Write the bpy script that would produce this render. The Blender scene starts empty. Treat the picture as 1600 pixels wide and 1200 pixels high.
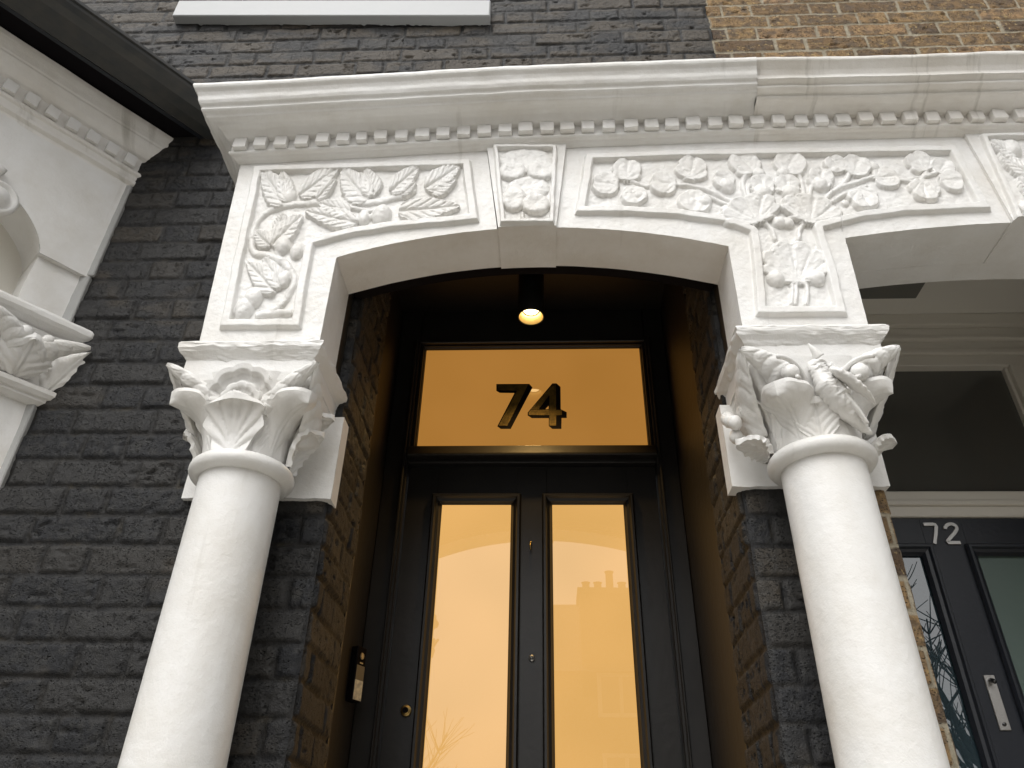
import bpy, math, random
import numpy as np
from mathutils import Matrix, Vector
random.seed(7); RS = np.random.RandomState(11)
S = bpy.context.scene; COL = S.collection
rad = math.radians
# ------------------------------------------------------------ camera
F = 1200.0
zc = np.array([40., -1800., F]); zc /= np.linalg.norm(zc)
yc = np.array([60., (40*60+F*F)/1800, F]); yc /= np.linalg.norm(yc)
xc = np.cross(yc, zc); xc *= np.sign(xc[0])
R = np.array([xc, yc, zc]); C = np.array([0, -1.73, 1.4])
cd = bpy.data.cameras.new('camera'); cam = bpy.data.objects.new('camera', cd); COL.objects.link(cam)
cd.sensor_width = 36; cd.lens = 27; cd.clip_start = .02; cd.clip_end = 400
m = np.eye(4); m[:3, 0] = R[:, 0]; m[:3, 1] = -R[:, 1]; m[:3, 2] = -R[:, 2]; m[:3, 3] = C
cam.matrix_world = Matrix(m.tolist()); S.camera = cam
S.render.resolution_x = 1024; S.render.resolution_y = 768
def P(px, py, y=0.):
    d = R @ np.array([(px-800)/F, (py-600)/F, 1.]); return C + (y-C[1])/d[1]*d
def PX(px, py, y):
    p = P(px, py, y); return (p[0], p[2])
# ------------------------------------------------------------ light
SUN_EL, SUN_AZ = rad(52), rad(200)      # azimuth from +Y clockwise: behind the viewer, a little to the left
w = bpy.data.worlds.new('World'); S.world = w; w.use_nodes = True
nt = w.node_tree; nt.nodes.clear()
sky = nt.nodes.new('ShaderNodeTexSky'); sky.sky_type = 'NISHITA'; sky.sun_disc = False
sky.sun_elevation = SUN_EL; sky.sun_rotation = SUN_AZ; sky.dust_density = 4; sky.air_density = 1.0
hs = nt.nodes.new('ShaderNodeHueSaturation'); hs.inputs['Saturation'].default_value = .03
bg = nt.nodes.new('ShaderNodeBackground'); bg.inputs[1].default_value = .15
wo = nt.nodes.new('ShaderNodeOutputWorld')
nt.links.new(sky.outputs[0], hs.inputs['Color']); nt.links.new(hs.outputs[0], bg.inputs[0]); nt.links.new(bg.outputs[0], wo.inputs[0])
sd = bpy.data.lights.new('sun', 'SUN'); sd.energy = .7; sd.angle = rad(55); sd.color = (1, .955, .89)
so = bpy.data.objects.new('sun', sd); COL.objects.link(so)
dv = Vector((math.sin(SUN_AZ)*math.cos(SUN_EL), math.cos(SUN_AZ)*math.cos(SUN_EL), math.sin(SUN_EL)))
so.rotation_euler = dv.to_track_quat('Z', 'Y').to_euler()
S.view_settings.view_transform = 'Standard'; S.view_settings.look = 'None'
S.view_settings.exposure = 0.5; S.view_settings.gamma = 1
S.render.engine = 'CYCLES'
# ------------------------------------------------------------ noise
def vnoise(x, y, seed=0):
    xi = np.floor(x).astype(np.int64); yi = np.floor(y).astype(np.int64)
    fx = x-xi; fy = y-yi; fx = fx*fx*(3-2*fx); fy = fy*fy*(3-2*fy)
    def h(a, b):
        n = (a*374761393 + b*668265263 + seed*974711) & 0x7fffffff
        n = ((n ^ (n >> 13))*1274126177) & 0x7fffffff
        return ((n ^ (n >> 16)) & 0xffff)/65535.
    return (h(xi, yi)*(1-fx)*(1-fy)+h(xi+1, yi)*fx*(1-fy)+h(xi, yi+1)*(1-fx)*fy+h(xi+1, yi+1)*fx*fy)*2-1
def fbm(x, y, seed=0, o=3):
    s = 0; a = 1
    for k in range(o):
        s = s + a*vnoise(x, y, seed+k*17); x = x*2.03; y = y*2.03; a *= .5
    return s/1.75
def sstep(a, b, x):
    t = np.clip((x-a)/(b-a), 0, 1); return t*t*(3-2*t)
# ------------------------------------------------------------ objects
def link(name, me, mat, parent=None, smooth=True, **kw):
    o = bpy.data.objects.new(name, me); COL.objects.link(o)
    if mat: me.materials.append(mat)
    if smooth and len(me.polygons): me.polygons.foreach_set('use_smooth', [True]*len(me.polygons))
    if parent: o.parent = parent
    for k, v in kw.items(): o[k] = v
    return o
def empty(name, label, cat, loc=(0, 0, 0), group=None):
    o = bpy.data.objects.new(name, None); COL.objects.link(o); o.empty_display_size = .1
    o['label'] = label; o['category'] = cat
    if group: o['group'] = group
    return o
class MB:
    def __init__(s): s.v = []; s.f = []; s.n = 0
    def add(s, v, f):
        v = np.asarray(v, float).reshape(-1, 3); s.v.append(v); s.f += [tuple(i+s.n for i in q) for q in f]; s.n += len(v); return s
    def box(s, x0, x1, y0, y1, z0, z1, b=0.):
        if b <= 0:
            v = [(x, y, z) for z in (z0, z1) for y in (y0, y1) for x in (x0, x1)]
            return s.add(v, [(0, 2, 3, 1), (4, 5, 7, 6), (0, 1, 5, 4), (1, 3, 7, 5), (3, 2, 6, 7), (2, 0, 4, 6)])
        # chamfered box: three faces meet through a bevel
        v = []; X = (x0, x1); Y = (y0, y1); Z = (z0, z1)
        idx = {}
        for i in (0, 1):
            for j in (0, 1):
                for k in (0, 1):
                    sx = b if i == 0 else -b; sy = b if j == 0 else -b; sz = b if k == 0 else -b
                    for a, (dx, dy, dz) in enumerate(((0, sy, sz), (sx, 0, sz), (sx, sy, 0))):
                        idx[i, j, k, a] = len(v); v.append((X[i]+dx, Y[j]+dy, Z[k]+dz))
        f = []
        g = lambda *q: f.append(tuple(idx[t] for t in q))
        for i in (0, 1): g(*((i, 0, 0, 0), (i, 0, 1, 0), (i, 1, 1, 0), (i, 1, 0, 0))[::(1 if i == 0 else -1)])
        for j in (0, 1): g(*((0, j, 0, 1), (1, j, 0, 1), (1, j, 1, 1), (0, j, 1, 1))[::(1 if j == 0 else -1)])
        for k in (0, 1): g(*((0, 0, k, 2), (0, 1, k, 2), (1, 1, k, 2), (1, 0, k, 2))[::(1 if k == 0 else -1)])
        for j in (0, 1):
            for k in (0, 1): g((0, j, k, 1), (1, j, k, 1), (1, j, k, 2), (0, j, k, 2))
        for i in (0, 1):
            for k in (0, 1): g((i, 0, k, 0), (i, 1, k, 0), (i, 1, k, 2), (i, 0, k, 2))
        for i in (0, 1):
            for j in (0, 1): g((i, j, 0, 0), (i, j, 1, 0), (i, j, 1, 1), (i, j, 0, 1))
        for i in (0, 1):
            for j in (0, 1):
                for k in (0, 1): g((i, j, k, 0), (i, j, k, 1), (i, j, k, 2))
        return s.add(v, f)
    def grid(s, V, close_u=False, flip=False):   # V (n,m,3)
        n, mm = V.shape[:2]; I = np.arange(n*mm).reshape(n, mm)
        A = I if not close_u else np.vstack([I, I[:1]])
        q = np.stack([A[:-1, :-1], A[1:, :-1], A[1:, 1:], A[:-1, 1:]], -1).reshape(-1, 4)
        if flip: q = q[:, ::-1]
        s.v.append(V.reshape(-1, 3)); s.f += [tuple(t) for t in (q+s.n).tolist()]; s.n += n*mm; return s
    def lathe(s, prof, c=(0, 0), seg=48, wob=0.):
        a = np.linspace(0, 2*np.pi, seg, endpoint=False); prof = np.array(prof)
        r = prof[:, 0][None]*np.ones((seg, 1)); z = prof[:, 1][None]*np.ones((seg, 1))
        if wob: r = r*(1+wob*fbm(a[:, None]*1.3+z*0, z*6, 5))
        V = np.stack([c[0]+r*np.cos(a)[:, None], c[1]+r*np.sin(a)[:, None], z], -1)
        return s.grid(V, close_u=True)
    def tube(s, pts, rf, seg=14, flat=1.):
        pts = np.array(pts, float); n = len(pts)
        T = np.gradient(pts, axis=0); T /= np.linalg.norm(T, axis=1)[:, None]+1e-9
        up = np.array([0.02, -.3, 1.]); V = np.zeros((seg, n, 3)); a = np.linspace(0, 2*np.pi, seg, endpoint=False)
        for i in range(n):
            sd = np.cross(T[i], up)
            if np.linalg.norm(sd) < .15: sd = np.cross(T[i], (1, 0, 0))
            sd /= np.linalg.norm(sd); nn = np.cross(sd, T[i]); r = rf(i/(n-1.)) if callable(rf) else rf
            V[:, i] = pts[i]+r*(np.cos(a)[:, None]*sd+np.sin(a)[:, None]*nn*flat)
        s.grid(V, close_u=True)
        k = s.n
        s.v.append(np.array([pts[0], pts[-1]])); b = k-seg*n
        for i in range(seg):
            j = (i+1) % seg; s.f.append((b+i*n, b+j*n, k)); s.f.append((b+j*n+n-1, b+i*n+n-1, k+1))
        s.n += 2; return s
    def ball(s, c, r, sc=(1, 1, 1), seg=14):
        a = np.linspace(0, 2*np.pi, seg, endpoint=False)[:, None]; b = np.linspace(-np.pi/2, np.pi/2, seg//2+1)[None]
        V = np.stack([c[0]+r*sc[0]*np.cos(a)*np.cos(b), c[1]+r*sc[1]*np.sin(a)*np.cos(b), c[2]+r*sc[2]*np.sin(b)+0*a], -1)
        return s.grid(V, close_u=True)
    def poly(s, pts, y, t):      # extruded outline in the x-z plane, front at y, thickness t
        n = len(pts); v = [(a, y, b) for a, b in pts]+[(a, y+t, b) for a, b in pts]
        return s.add(v, [tuple(range(n)), tuple(range(2*n-1, n-1, -1))]+[(i, (i+1) % n, n+(i+1) % n, n+i) for i in range(n)])
    def xf(s, fn):
        s.v = [fn(np.concatenate(s.v))]; return s
    def build(s, name, mat, parent=None, smooth=False, fix=True, **kw):
        me = bpy.data.meshes.new(name); v = np.concatenate(s.v)
        me.from_pydata(v.tolist(), [], s.f); me.update()
        if fix:
            import bmesh
            b = bmesh.new(); b.from_mesh(me); bmesh.ops.recalc_face_normals(b, faces=b.faces); b.to_mesh(me); b.free()
        return link(name, me, mat, parent, smooth, **kw)
# ------------------------------------------------------------ materials
def mat(name):
    M = bpy.data.materials.new(name); M.use_nodes = True; return M, M.node_tree, M.node_tree.nodes['Principled BSDF']
def nd(t, k, **kw):
    n = t.nodes.new(k)
    for a, b in kw.items():
        if a in n.inputs: n.inputs[a].default_value = b
        else: setattr(n, a, b)
    return n
def noise_bump(t, bs, layers, base=None):
    co = nd(t, 'ShaderNodeTexCoord'); prev = None
    for sc, dist, det in layers:
        n = nd(t, 'ShaderNodeTexNoise'); n.inputs['Scale'].default_value = sc; n.inputs['Detail'].default_value = det
        t.links.new(co.outputs['Object'], n.inputs['Vector'])
        b = nd(t, 'ShaderNodeBump'); b.inputs['Distance'].default_value = dist; b.inputs['Strength'].default_value = 1
        t.links.new(n.outputs['Fac'], b.inputs['Height'])
        if prev: t.links.new(prev.outputs[0], b.inputs['Normal'])
        prev = b
    t.links.new(prev.outputs[0], bs.inputs['Normal']); return co
def simple(name, col, rough=.5, metal=0., layers=None, var=None, spec=.5, coat=0):
    M, t, b = mat(name); b.inputs['Base Color'].default_value = (*col, 1); b.inputs['Roughness'].default_value = rough
    b.inputs['Metallic'].default_value = metal; b.inputs['Specular IOR Level'].default_value = spec
    b.inputs['Coat Weight'].default_value = coat
    co = noise_bump(t, b, layers) if layers else nd(t, 'ShaderNodeTexCoord')
    if var:
        n = nd(t, 'ShaderNodeTexNoise'); n.inputs['Scale'].default_value = var[1]; n.inputs['Detail'].default_value = 6
        t.links.new(co.outputs['Object'], n.inputs['Vector'])
        r = nd(t, 'ShaderNodeValToRGB'); r.color_ramp.elements[0].position = .35; r.color_ramp.elements[1].position = .65
        r.color_ramp.elements[0].color = (*var[0], 1); r.color_ramp.elements[1].color = (*col, 1)
        t.links.new(n.outputs['Fac'], r.inputs[0]); t.links.new(r.outputs[0], b.inputs['Base Color'])
    return M
def plaster(name, streak=0., col=(.77, .762, .742)):
    M, t, b = mat(name); b.inputs['Roughness'].default_value = .42; b.inputs['Specular IOR Level'].default_value = .4
    co = noise_bump(t, b, [(9, .0026, 3), (55, .0014, 4), (260, .0005, 3)])
    n = nd(t, 'ShaderNodeTexNoise'); n.inputs['Scale'].default_value = 5; n.inputs['Detail'].default_value = 8; n.inputs['Roughness'].default_value = .65
    t.links.new(co.outputs['Object'], n.inputs['Vector'])
    r = nd(t, 'ShaderNodeValToRGB'); e = r.color_ramp.elements
    e[0].position = .3; e[0].color = (col[0]*.88, col[1]*.86, col[2]*.825, 1); e[1].position = .58; e[1].color = (*col, 1)
    t.links.new(n.outputs['Fac'], r.inputs[0]); out = r.outputs[0]
    # specks and dribbles of dirt: noise stretched down the face
    mp = nd(t, 'ShaderNodeMapping'); mp.inputs['Scale'].default_value = (26, 3, 1.6); t.links.new(co.outputs['Object'], mp.inputs['Vector'])
    n2 = nd(t, 'ShaderNodeTexNoise'); n2.inputs['Scale'].default_value = 1; n2.inputs['Detail'].default_value = 5
    t.links.new(mp.outputs[0], n2.inputs['Vector'])
    r2 = nd(t, 'ShaderNodeValToRGB'); r2.color_ramp.elements[0].position = .66-.06*streak; r2.color_ramp.elements[1].position = .74
    t.links.new(n2.outputs['Fac'], r2.inputs[0])
    mx = nd(t, 'ShaderNodeMix', data_type='RGBA'); mx.inputs['B'].default_value = (.36, .34, .29, 1) if False else (.36, .34, .29, 1)
    mx.inputs[7].default_value = (.34, .32, .27, 1)
    ml = nd(t, 'ShaderNodeMath', operation='MULTIPLY'); ml.inputs[1].default_value = .22+.55*streak
    t.links.new(r2.outputs[0], ml.inputs[0]); t.links.new(ml.outputs[0], mx.inputs[0]); t.links.new(out, mx.inputs[6])
    t.links.new(mx.outputs[2], b.inputs['Base Color']); return M
def brickmat(name, dark):
    M, t, b = mat(name); b.inputs['Roughness'].default_value = .58 if dark else .85; b.inputs['Specular IOR Level'].default_value = .26 if dark else .3
    at = nd(t, 'ShaderNodeAttribute', attribute_name='bk'); sp = nd(t, 'ShaderNodeSeparateColor'); t.links.new(at.outputs['Color'], sp.inputs[0])
    co = nd(t, 'ShaderNodeTexCoord')
    def noise(sc, det=5, vec=None):
        n = nd(t, 'ShaderNodeTexNoise'); n.inputs['Scale'].default_value = sc; n.inputs['Detail'].default_value = det
        t.links.new(vec or co.outputs['Object'], n.inputs['Vector']); return n
    def ramp(src, stops):
        r = nd(t, 'ShaderNodeValToRGB'); e = r.color_ramp.elements
        while len(e) < len(stops): e.new(.5)
        for q, (p, c) in zip(e, stops): q.position = p; q.color = (*c, 1) if len(c) == 3 else c
        t.links.new(src, r.inputs[0]); return r.outputs[0]
    def mix(f, a, c, bt='MIX'):
        x = nd(t, 'ShaderNodeMix', data_type='RGBA', blend_type=bt)
        if isinstance(f, float): x.inputs[0].default_value = f
        else: t.links.new(f, x.inputs[0])
        for s_, v_ in ((6, a), (7, c)):
            if isinstance(v_, tuple): x.inputs[s_].default_value = (*v_, 1)
            else: t.links.new(v_, x.inputs[s_])
        return x.outputs[2]
    if dark:
        c = ramp(sp.outputs[1], [(0, (.008, .0086, .0105)), (.35, (.017, .0176, .0195)), (.7, (.028, .0268, .0255)), (1, (.050, .042, .032))])
        c = mix(ramp(noise(45).outputs['Fac'], [(.45, (0, 0, 0)), (.7, (.8, .8, .8))]), c, (.034, .033, .031))
        c = mix(ramp(sp.outputs[2], [(0, (0, 0, 0)), (1, (1, 1, 1))]), c, (.105, .080, .050))     # where the paint has worn off
        mo = ramp(noise(18).outputs['Fac'], [(.40, (.010, .010, .0105)), (.60, (.018, .0165, .0145)), (.75, (.045, .038, .026))])
        c = mix(ramp(noise(170, 2).outputs['Fac'], [(.74, (0, 0, 0)), (.80, (.7, .7, .7))]), c, (.11, .105, .095))
    else:
        c = ramp(sp.outputs[1], [(0, (.075, .048, .030)), (.35, (.18, .115, .058)), (.7, (.27, .175, .082)), (1, (.32, .20, .11))])
        c = mix(ramp(noise(30, 8).outputs['Fac'], [(.42, (0, 0, 0)), (.62, (.75, .75, .75))]), c, (.085, .066, .050))
        c = mix(ramp(noise(70, 4).outputs['Fac'], [(.60, (0, 0, 0)), (.70, (.8, .8, .8))]), c, (.40, .29, .13))
        mo = ramp(noise(22).outputs['Fac'], [(.3, (.22, .19, .135)), (.7, (.37, .33, .25))])
    c = mix(sp.outputs[0], mo, c)
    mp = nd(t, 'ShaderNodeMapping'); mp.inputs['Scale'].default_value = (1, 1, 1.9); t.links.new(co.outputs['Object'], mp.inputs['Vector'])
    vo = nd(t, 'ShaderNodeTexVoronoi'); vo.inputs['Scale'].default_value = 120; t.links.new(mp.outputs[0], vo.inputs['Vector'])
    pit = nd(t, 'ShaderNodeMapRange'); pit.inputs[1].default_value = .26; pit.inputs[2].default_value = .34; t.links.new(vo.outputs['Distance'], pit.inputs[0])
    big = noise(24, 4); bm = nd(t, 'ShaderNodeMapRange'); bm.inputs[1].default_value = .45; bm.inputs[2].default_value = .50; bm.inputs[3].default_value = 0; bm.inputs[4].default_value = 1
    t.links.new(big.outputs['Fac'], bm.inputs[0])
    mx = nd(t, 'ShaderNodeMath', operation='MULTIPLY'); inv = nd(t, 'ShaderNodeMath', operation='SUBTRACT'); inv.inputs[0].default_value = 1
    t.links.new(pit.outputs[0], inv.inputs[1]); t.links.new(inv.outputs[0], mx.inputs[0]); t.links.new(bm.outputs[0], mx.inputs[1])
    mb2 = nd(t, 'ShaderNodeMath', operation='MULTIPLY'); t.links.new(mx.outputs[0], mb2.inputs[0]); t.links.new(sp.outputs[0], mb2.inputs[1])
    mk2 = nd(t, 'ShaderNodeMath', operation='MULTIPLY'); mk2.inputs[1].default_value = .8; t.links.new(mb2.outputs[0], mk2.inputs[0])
    c = mix(mk2.outputs[0], c, (.004, .004, .004) if dark else (.05, .035, .02)); t.links.new(c, b.inputs['Base Color'])   # shadow inside the pit holes, painted into the base colour
    neg = nd(t, 'ShaderNodeMath', operation='MULTIPLY'); neg.inputs[1].default_value = -1; t.links.new(mb2.outputs[0], neg.inputs[0])
    b1 = nd(t, 'ShaderNodeBump'); b1.inputs['Distance'].default_value = .014; t.links.new(neg.outputs[0], b1.inputs['Height'])
    b2 = nd(t, 'ShaderNodeBump'); b2.inputs['Distance'].default_value = .0032 if dark else .005; t.links.new(noise(75, 6).outputs['Fac'], b2.inputs['Height']); t.links.new(b1.outputs[0], b2.inputs['Normal'])
    b3 = nd(t, 'ShaderNodeBump'); b3.inputs['Distance'].default_value = .0018; t.links.new(noise(330, 4).outputs['Fac'], b3.inputs['Height']); t.links.new(b2.outputs[0], b3.inputs['Normal'])
    t.links.new(b3.outputs[0], b.inputs['Normal']); return M
WHITE = plaster('white masonry paint'); WDIRT = plaster('weathered white masonry paint', .75, (.79, .77, .735))
WGLOSS = simple('white gloss woodwork', (.70, .67, .60), .35, layers=[(30, .001, 3)])
CEIL72 = simple('off white painted ceiling', (.78, .76, .70), .7, layers=[(12, .002, 4)])
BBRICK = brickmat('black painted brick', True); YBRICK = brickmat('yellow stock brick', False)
BPAINT = simple('black satin woodwork', (.014, .0125, .011), .40, layers=[(40, .0006, 3), (3, .003, 2)], var=((.018, .016, .014), 14))
BWALL = simple('black painted render', (.012, .0095, .007), .5, layers=[(25, .002, 4)])
NAVY = simple('dark navy door paint', (.014, .017, .024), .38, layers=[(60, .0006, 3)])
GUT = simple('black plastic guttering', (.028, .030, .030), .38, layers=[(5, .002, 3)], var=((.045, .043, .038), 20))
BRASS = simple('aged brass', (.55, .38, .14), .32, 1.); CHROME = simple('brushed steel', (.55, .54, .52), .38, 1., layers=[(200, .0004, 2)])
GOLD = simple('gold leaf', (.15, .10, .018), .55, .5, layers=[(120, .001, 3)], var=((.06, .04, .006), 50))
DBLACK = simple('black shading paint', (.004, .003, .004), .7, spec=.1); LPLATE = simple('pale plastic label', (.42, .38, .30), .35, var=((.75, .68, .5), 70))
PAVE = simple('concrete paving', (.42, .40, .36), .85, layers=[(20, .003, 5)], var=((.33, .315, .28), 3))
ROADM = simple('asphalt', (.05, .05, .05), .9, layers=[(80, .004, 4)]); SLATE = simple('slate roof', (.08, .08, .09), .7, layers=[(6, .02, 3)])
STOCK = simple('far stock brick', (.26, .19, .11), .9, layers=[(14, .01, 4)], var=((.17, .12, .08), 9)); TERRA = simple('terracotta', (.35, .16, .09), .8)
BARK = simple('dark bark', (.05, .042, .035), .9, layers=[(40, .01, 4)])
LEAD = simple('grey hatch board', (.17, .17, .155), .6, layers=[(20, .001, 3)])
def glassmat(name, em, st, rough=0., ior=1.5, base=(.02, .02, .02), noise=None, bump=None):
    M, t, b = mat(name); b.inputs['Base Color'].default_value = (*base, 1); b.inputs['Roughness'].default_value = rough
    b.inputs['IOR'].default_value = ior
    if st: b.inputs['Emission Color'].default_value = (*em, 1); b.inputs['Emission Strength'].default_value = st
    if noise:
        co = nd(t, 'ShaderNodeTexCoord'); n = nd(t, 'ShaderNodeTexNoise'); n.inputs['Scale'].default_value = noise[1]; n.inputs['Detail'].default_value = 2
        t.links.new(co.outputs['Object'], n.inputs['Vector'])
        r = nd(t, 'ShaderNodeValToRGB'); r.color_ramp.elements[0].color = (*em, 1); r.color_ramp.elements[1].color = (*noise[0], 1)
        r.color_ramp.elements[0].position = .35; r.color_ramp.elements[1].position = .7
        t.links.new(n.outputs['Fac'], r.inputs[0]); t.links.new(r.outputs[0], b.inputs['Emission Color'])
    if bump: noise_bump(t, b, bump)
    return M
FANG = glassmat('lit frosted fanlight glass', (.265, .118, .022), 1., ior=1.5, noise=((.29, .130, .026), 2.2), bump=[(1.5, .0008, 1)])
PANEG = glassmat('lit frosted door glass', (.48, .268, .076), 1., ior=1.7, noise=((.57, .315, .098), 1.6), bump=[(1.2, .001, 1)])
DARKG = glassmat('dark window glass', (0, 0, 0), 0, ior=1.7, base=(.085, .085, .078), bump=[(2.5, .003, 1)])
CLEARG = glassmat('reflective door glass', (0, 0, 0), 0, ior=2.3, base=(.03, .05, .06), bump=[(4, .0004, 1)])
GREENG = glassmat('grey green obscured glass', (0, 0, 0), 0, rough=.35, ior=1.5, base=(.10, .14, .125))
HOUSEG = glassmat('far window glass', (0, 0, 0), 0, ior=1.6, base=(.05, .06, .07))
# ------------------------------------------------------------ brick faces
def brick_height(u, v, seed, dark, course_off=0.):
    """u along the wall from a corner, v height. returns relief, brick mask, random, wear."""
    ch, j = .0775, (.010 if dark else .013)
    un = u+.0015*vnoise(u*9, v*9, seed+5); vn = v+course_off+.003*vnoise(u*2.3, v*.7, seed+6)+.0012*vnoise(u*14, v*14, seed+16)
    row = np.floor(vn/ch).astype(np.int64); fv = vn-row*ch
    per = .3375; sh = np.where(row % 2 == 0, 0., .11875+.05)
    uu = un+sh; k = np.floor(uu/per).astype(np.int64); fu = uu-k*per
    st = fu < .225; l = np.where(st, .225, .1125); x = np.where(st, fu, fu-.225)
    idn = k*2+st
    def rnd(s): return vnoise(idn*7.13+.37+s*3.1, row*5.71+.53, seed+s)*.5+.5
    n1 = fbm(u*70, v*70, seed+1, 3); n2 = fbm(u*22, v*22, seed+2, 3)
    jj = j*(.5+.25*rnd(9))
    d = np.minimum(np.minimum(x, l-x)-jj*.5, np.minimum(fv, ch-fv)-jj*.5)+.0016*n1+.0022*n2
    rr = .008 if dark else .004
    mask = sstep(-.001, rr, d)
    tilt = (x/l-.5)*(rnd(1)-.5)*.008+(fv/ch-.5)*(rnd(2)-.5)*.009
    pit = sstep(.28, .62, fbm(u*34, v*55, seed+3, 3))*np.clip(rnd(4)*1.6-.3, 0, 1)
    h = mask*(.0065+.005*(rnd(3)-.5)+tilt+.0016*n2+.0009*n1-.008*pit)
    h += (1-mask)*(.0014*n1+.0025*n2+(.0012 if dark else .0035))
    return h, sstep(.2, .7, mask), rnd(6), pit
def brick_face(name, org, ud, nd_, u0, u1, v0, v1, matl, parent, seed=1, dark=True, res=.0045, amp=1., wear=None, edge=0., jag=0):
    nu = max(2, int((u1-u0)/res)); nv = max(2, int((v1-v0)/res))
    U, V = np.meshgrid(np.linspace(u0, u1, nu), np.linspace(v0, v1, nv), indexing='ij')
    h, mk, rn, pit = brick_height(U, V, seed, dark)
    h = h*amp
    if edge:   # arrises worn back where two faces meet
        e = np.minimum(U-u0, 9) if edge > 0 else np.minimum(u1-U, 9)
        h = h*sstep(0, .012, e)
    ud = np.array(ud, float); nn = np.array(nd_, float)
    if jag: # the paint line follows the brick ends course by course
        jx = .010*vnoise(np.floor(V/.0775)*3.7+.5, V*0, 91)+.002*vnoise(V*90, V*0, 92); U = U+jx*np.clip(1-np.abs(U-(u0 if jag > 0 else u1))/.03, 0, 1)
    X = np.array(org)+U[..., None]*ud+V[..., None]*np.array([0, 0, 1.])+h[..., None]*nn
    I = np.arange(nu*nv).reshape(nu, nv)
    q = np.stack([I[:-1, :-1], I[1:, :-1], I[1:, 1:], I[:-1, 1:]], -1).reshape(-1, 4)
    if np.dot(np.cross(ud, (0, 0, 1)), nn) < 0: q = q[:, ::-1]
    me = bpy.data.meshes.new(name); me.vertices.add(nu*nv); me.vertices.foreach_set('co', X.reshape(-1).astype(np.float32))
    me.loops.add(q.size); me.loops.foreach_set('vertex_index', q.reshape(-1).astype(np.int32)); me.polygons.add(len(q))
    me.polygons.foreach_set('loop_start', np.arange(0, q.size, 4, dtype=np.int32)); me.update(calc_edges=True); me.validate()
    wr = np.zeros_like(U) if wear is None else wear(U, V)
    a = me.color_attributes.new('bk', 'FLOAT_COLOR', 'POINT')
    a.data.foreach_set('color', np.stack([mk, rn, wr, np.ones_like(mk)], -1).reshape(-1).astype(np.float32))
    return link(name, me, matl, parent, True)
XL, XR, X2, X3 = -.545, .475, .815, 1.855      # porch openings
SPLIT = .64
wall = empty('brick_wall', 'black painted brick house wall around the lit porch numbered 74', 'brick wall')
wear_top = lambda U, V: np.clip(sstep(.05, .5, fbm(U*5+3, V*14, 77, 4)+.45*sstep(3.3, 3.9, V)-.05), 0, 1)*sstep(3.2, 3.7, V)*.42
wear_low = lambda U, V: sstep(.35, .7, fbm(U*6, V*9, 31, 3))*.25
def wear_all(U, V): return np.maximum(wear_top(U, V), wear_low(U, V))
# u runs leftwards from the porch corner on the left field, rightwards elsewhere
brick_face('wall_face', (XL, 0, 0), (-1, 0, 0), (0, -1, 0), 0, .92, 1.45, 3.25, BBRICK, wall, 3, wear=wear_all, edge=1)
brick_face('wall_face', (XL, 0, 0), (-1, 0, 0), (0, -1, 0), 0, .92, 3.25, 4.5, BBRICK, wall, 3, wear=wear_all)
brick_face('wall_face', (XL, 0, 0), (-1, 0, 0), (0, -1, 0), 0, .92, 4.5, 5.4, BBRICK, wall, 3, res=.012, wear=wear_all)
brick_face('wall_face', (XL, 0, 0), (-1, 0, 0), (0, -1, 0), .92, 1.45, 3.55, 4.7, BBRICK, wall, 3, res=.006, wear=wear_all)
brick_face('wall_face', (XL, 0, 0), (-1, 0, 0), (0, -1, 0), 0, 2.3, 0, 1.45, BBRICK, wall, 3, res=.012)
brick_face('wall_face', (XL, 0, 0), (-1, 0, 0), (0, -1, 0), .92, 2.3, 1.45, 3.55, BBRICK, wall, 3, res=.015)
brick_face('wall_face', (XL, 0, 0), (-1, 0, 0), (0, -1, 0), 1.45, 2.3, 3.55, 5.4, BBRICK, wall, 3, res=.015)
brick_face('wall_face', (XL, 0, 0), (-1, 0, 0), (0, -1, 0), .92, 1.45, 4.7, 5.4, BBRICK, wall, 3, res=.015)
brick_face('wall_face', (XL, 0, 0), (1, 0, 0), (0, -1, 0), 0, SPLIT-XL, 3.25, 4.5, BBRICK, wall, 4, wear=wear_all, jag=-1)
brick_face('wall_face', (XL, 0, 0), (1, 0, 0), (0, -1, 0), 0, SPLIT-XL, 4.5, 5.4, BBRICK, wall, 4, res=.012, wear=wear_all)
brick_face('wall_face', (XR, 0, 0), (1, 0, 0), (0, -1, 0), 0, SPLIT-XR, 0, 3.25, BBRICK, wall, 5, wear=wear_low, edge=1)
for u0, u1 in ((.0, .12), (.0, .0)):
    pass
rv = lambda U, V: sstep(.0, .7, fbm(U*6, V*9, 33, 3))*.08
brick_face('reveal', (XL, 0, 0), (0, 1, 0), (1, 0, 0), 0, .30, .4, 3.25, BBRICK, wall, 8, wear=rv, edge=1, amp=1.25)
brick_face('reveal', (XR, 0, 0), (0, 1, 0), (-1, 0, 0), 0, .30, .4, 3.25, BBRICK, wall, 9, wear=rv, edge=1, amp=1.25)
wall2 = empty('brick_wall', 'unpainted yellow stock brick wall of the house numbered 72', 'brick wall')
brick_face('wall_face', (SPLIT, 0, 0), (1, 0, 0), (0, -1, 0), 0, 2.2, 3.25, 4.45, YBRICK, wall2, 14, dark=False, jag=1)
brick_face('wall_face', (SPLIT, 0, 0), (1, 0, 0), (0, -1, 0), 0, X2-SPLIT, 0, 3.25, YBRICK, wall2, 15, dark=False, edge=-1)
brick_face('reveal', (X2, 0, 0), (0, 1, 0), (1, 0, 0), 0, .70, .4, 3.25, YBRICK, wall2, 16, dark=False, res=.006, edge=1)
brick_face('reveal', (X3, 0, 0), (0, 1, 0), (-1, 0, 0), 0, .70, .4, 3.25, YBRICK, wall2, 17, dark=False, res=.008, edge=1)
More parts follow.
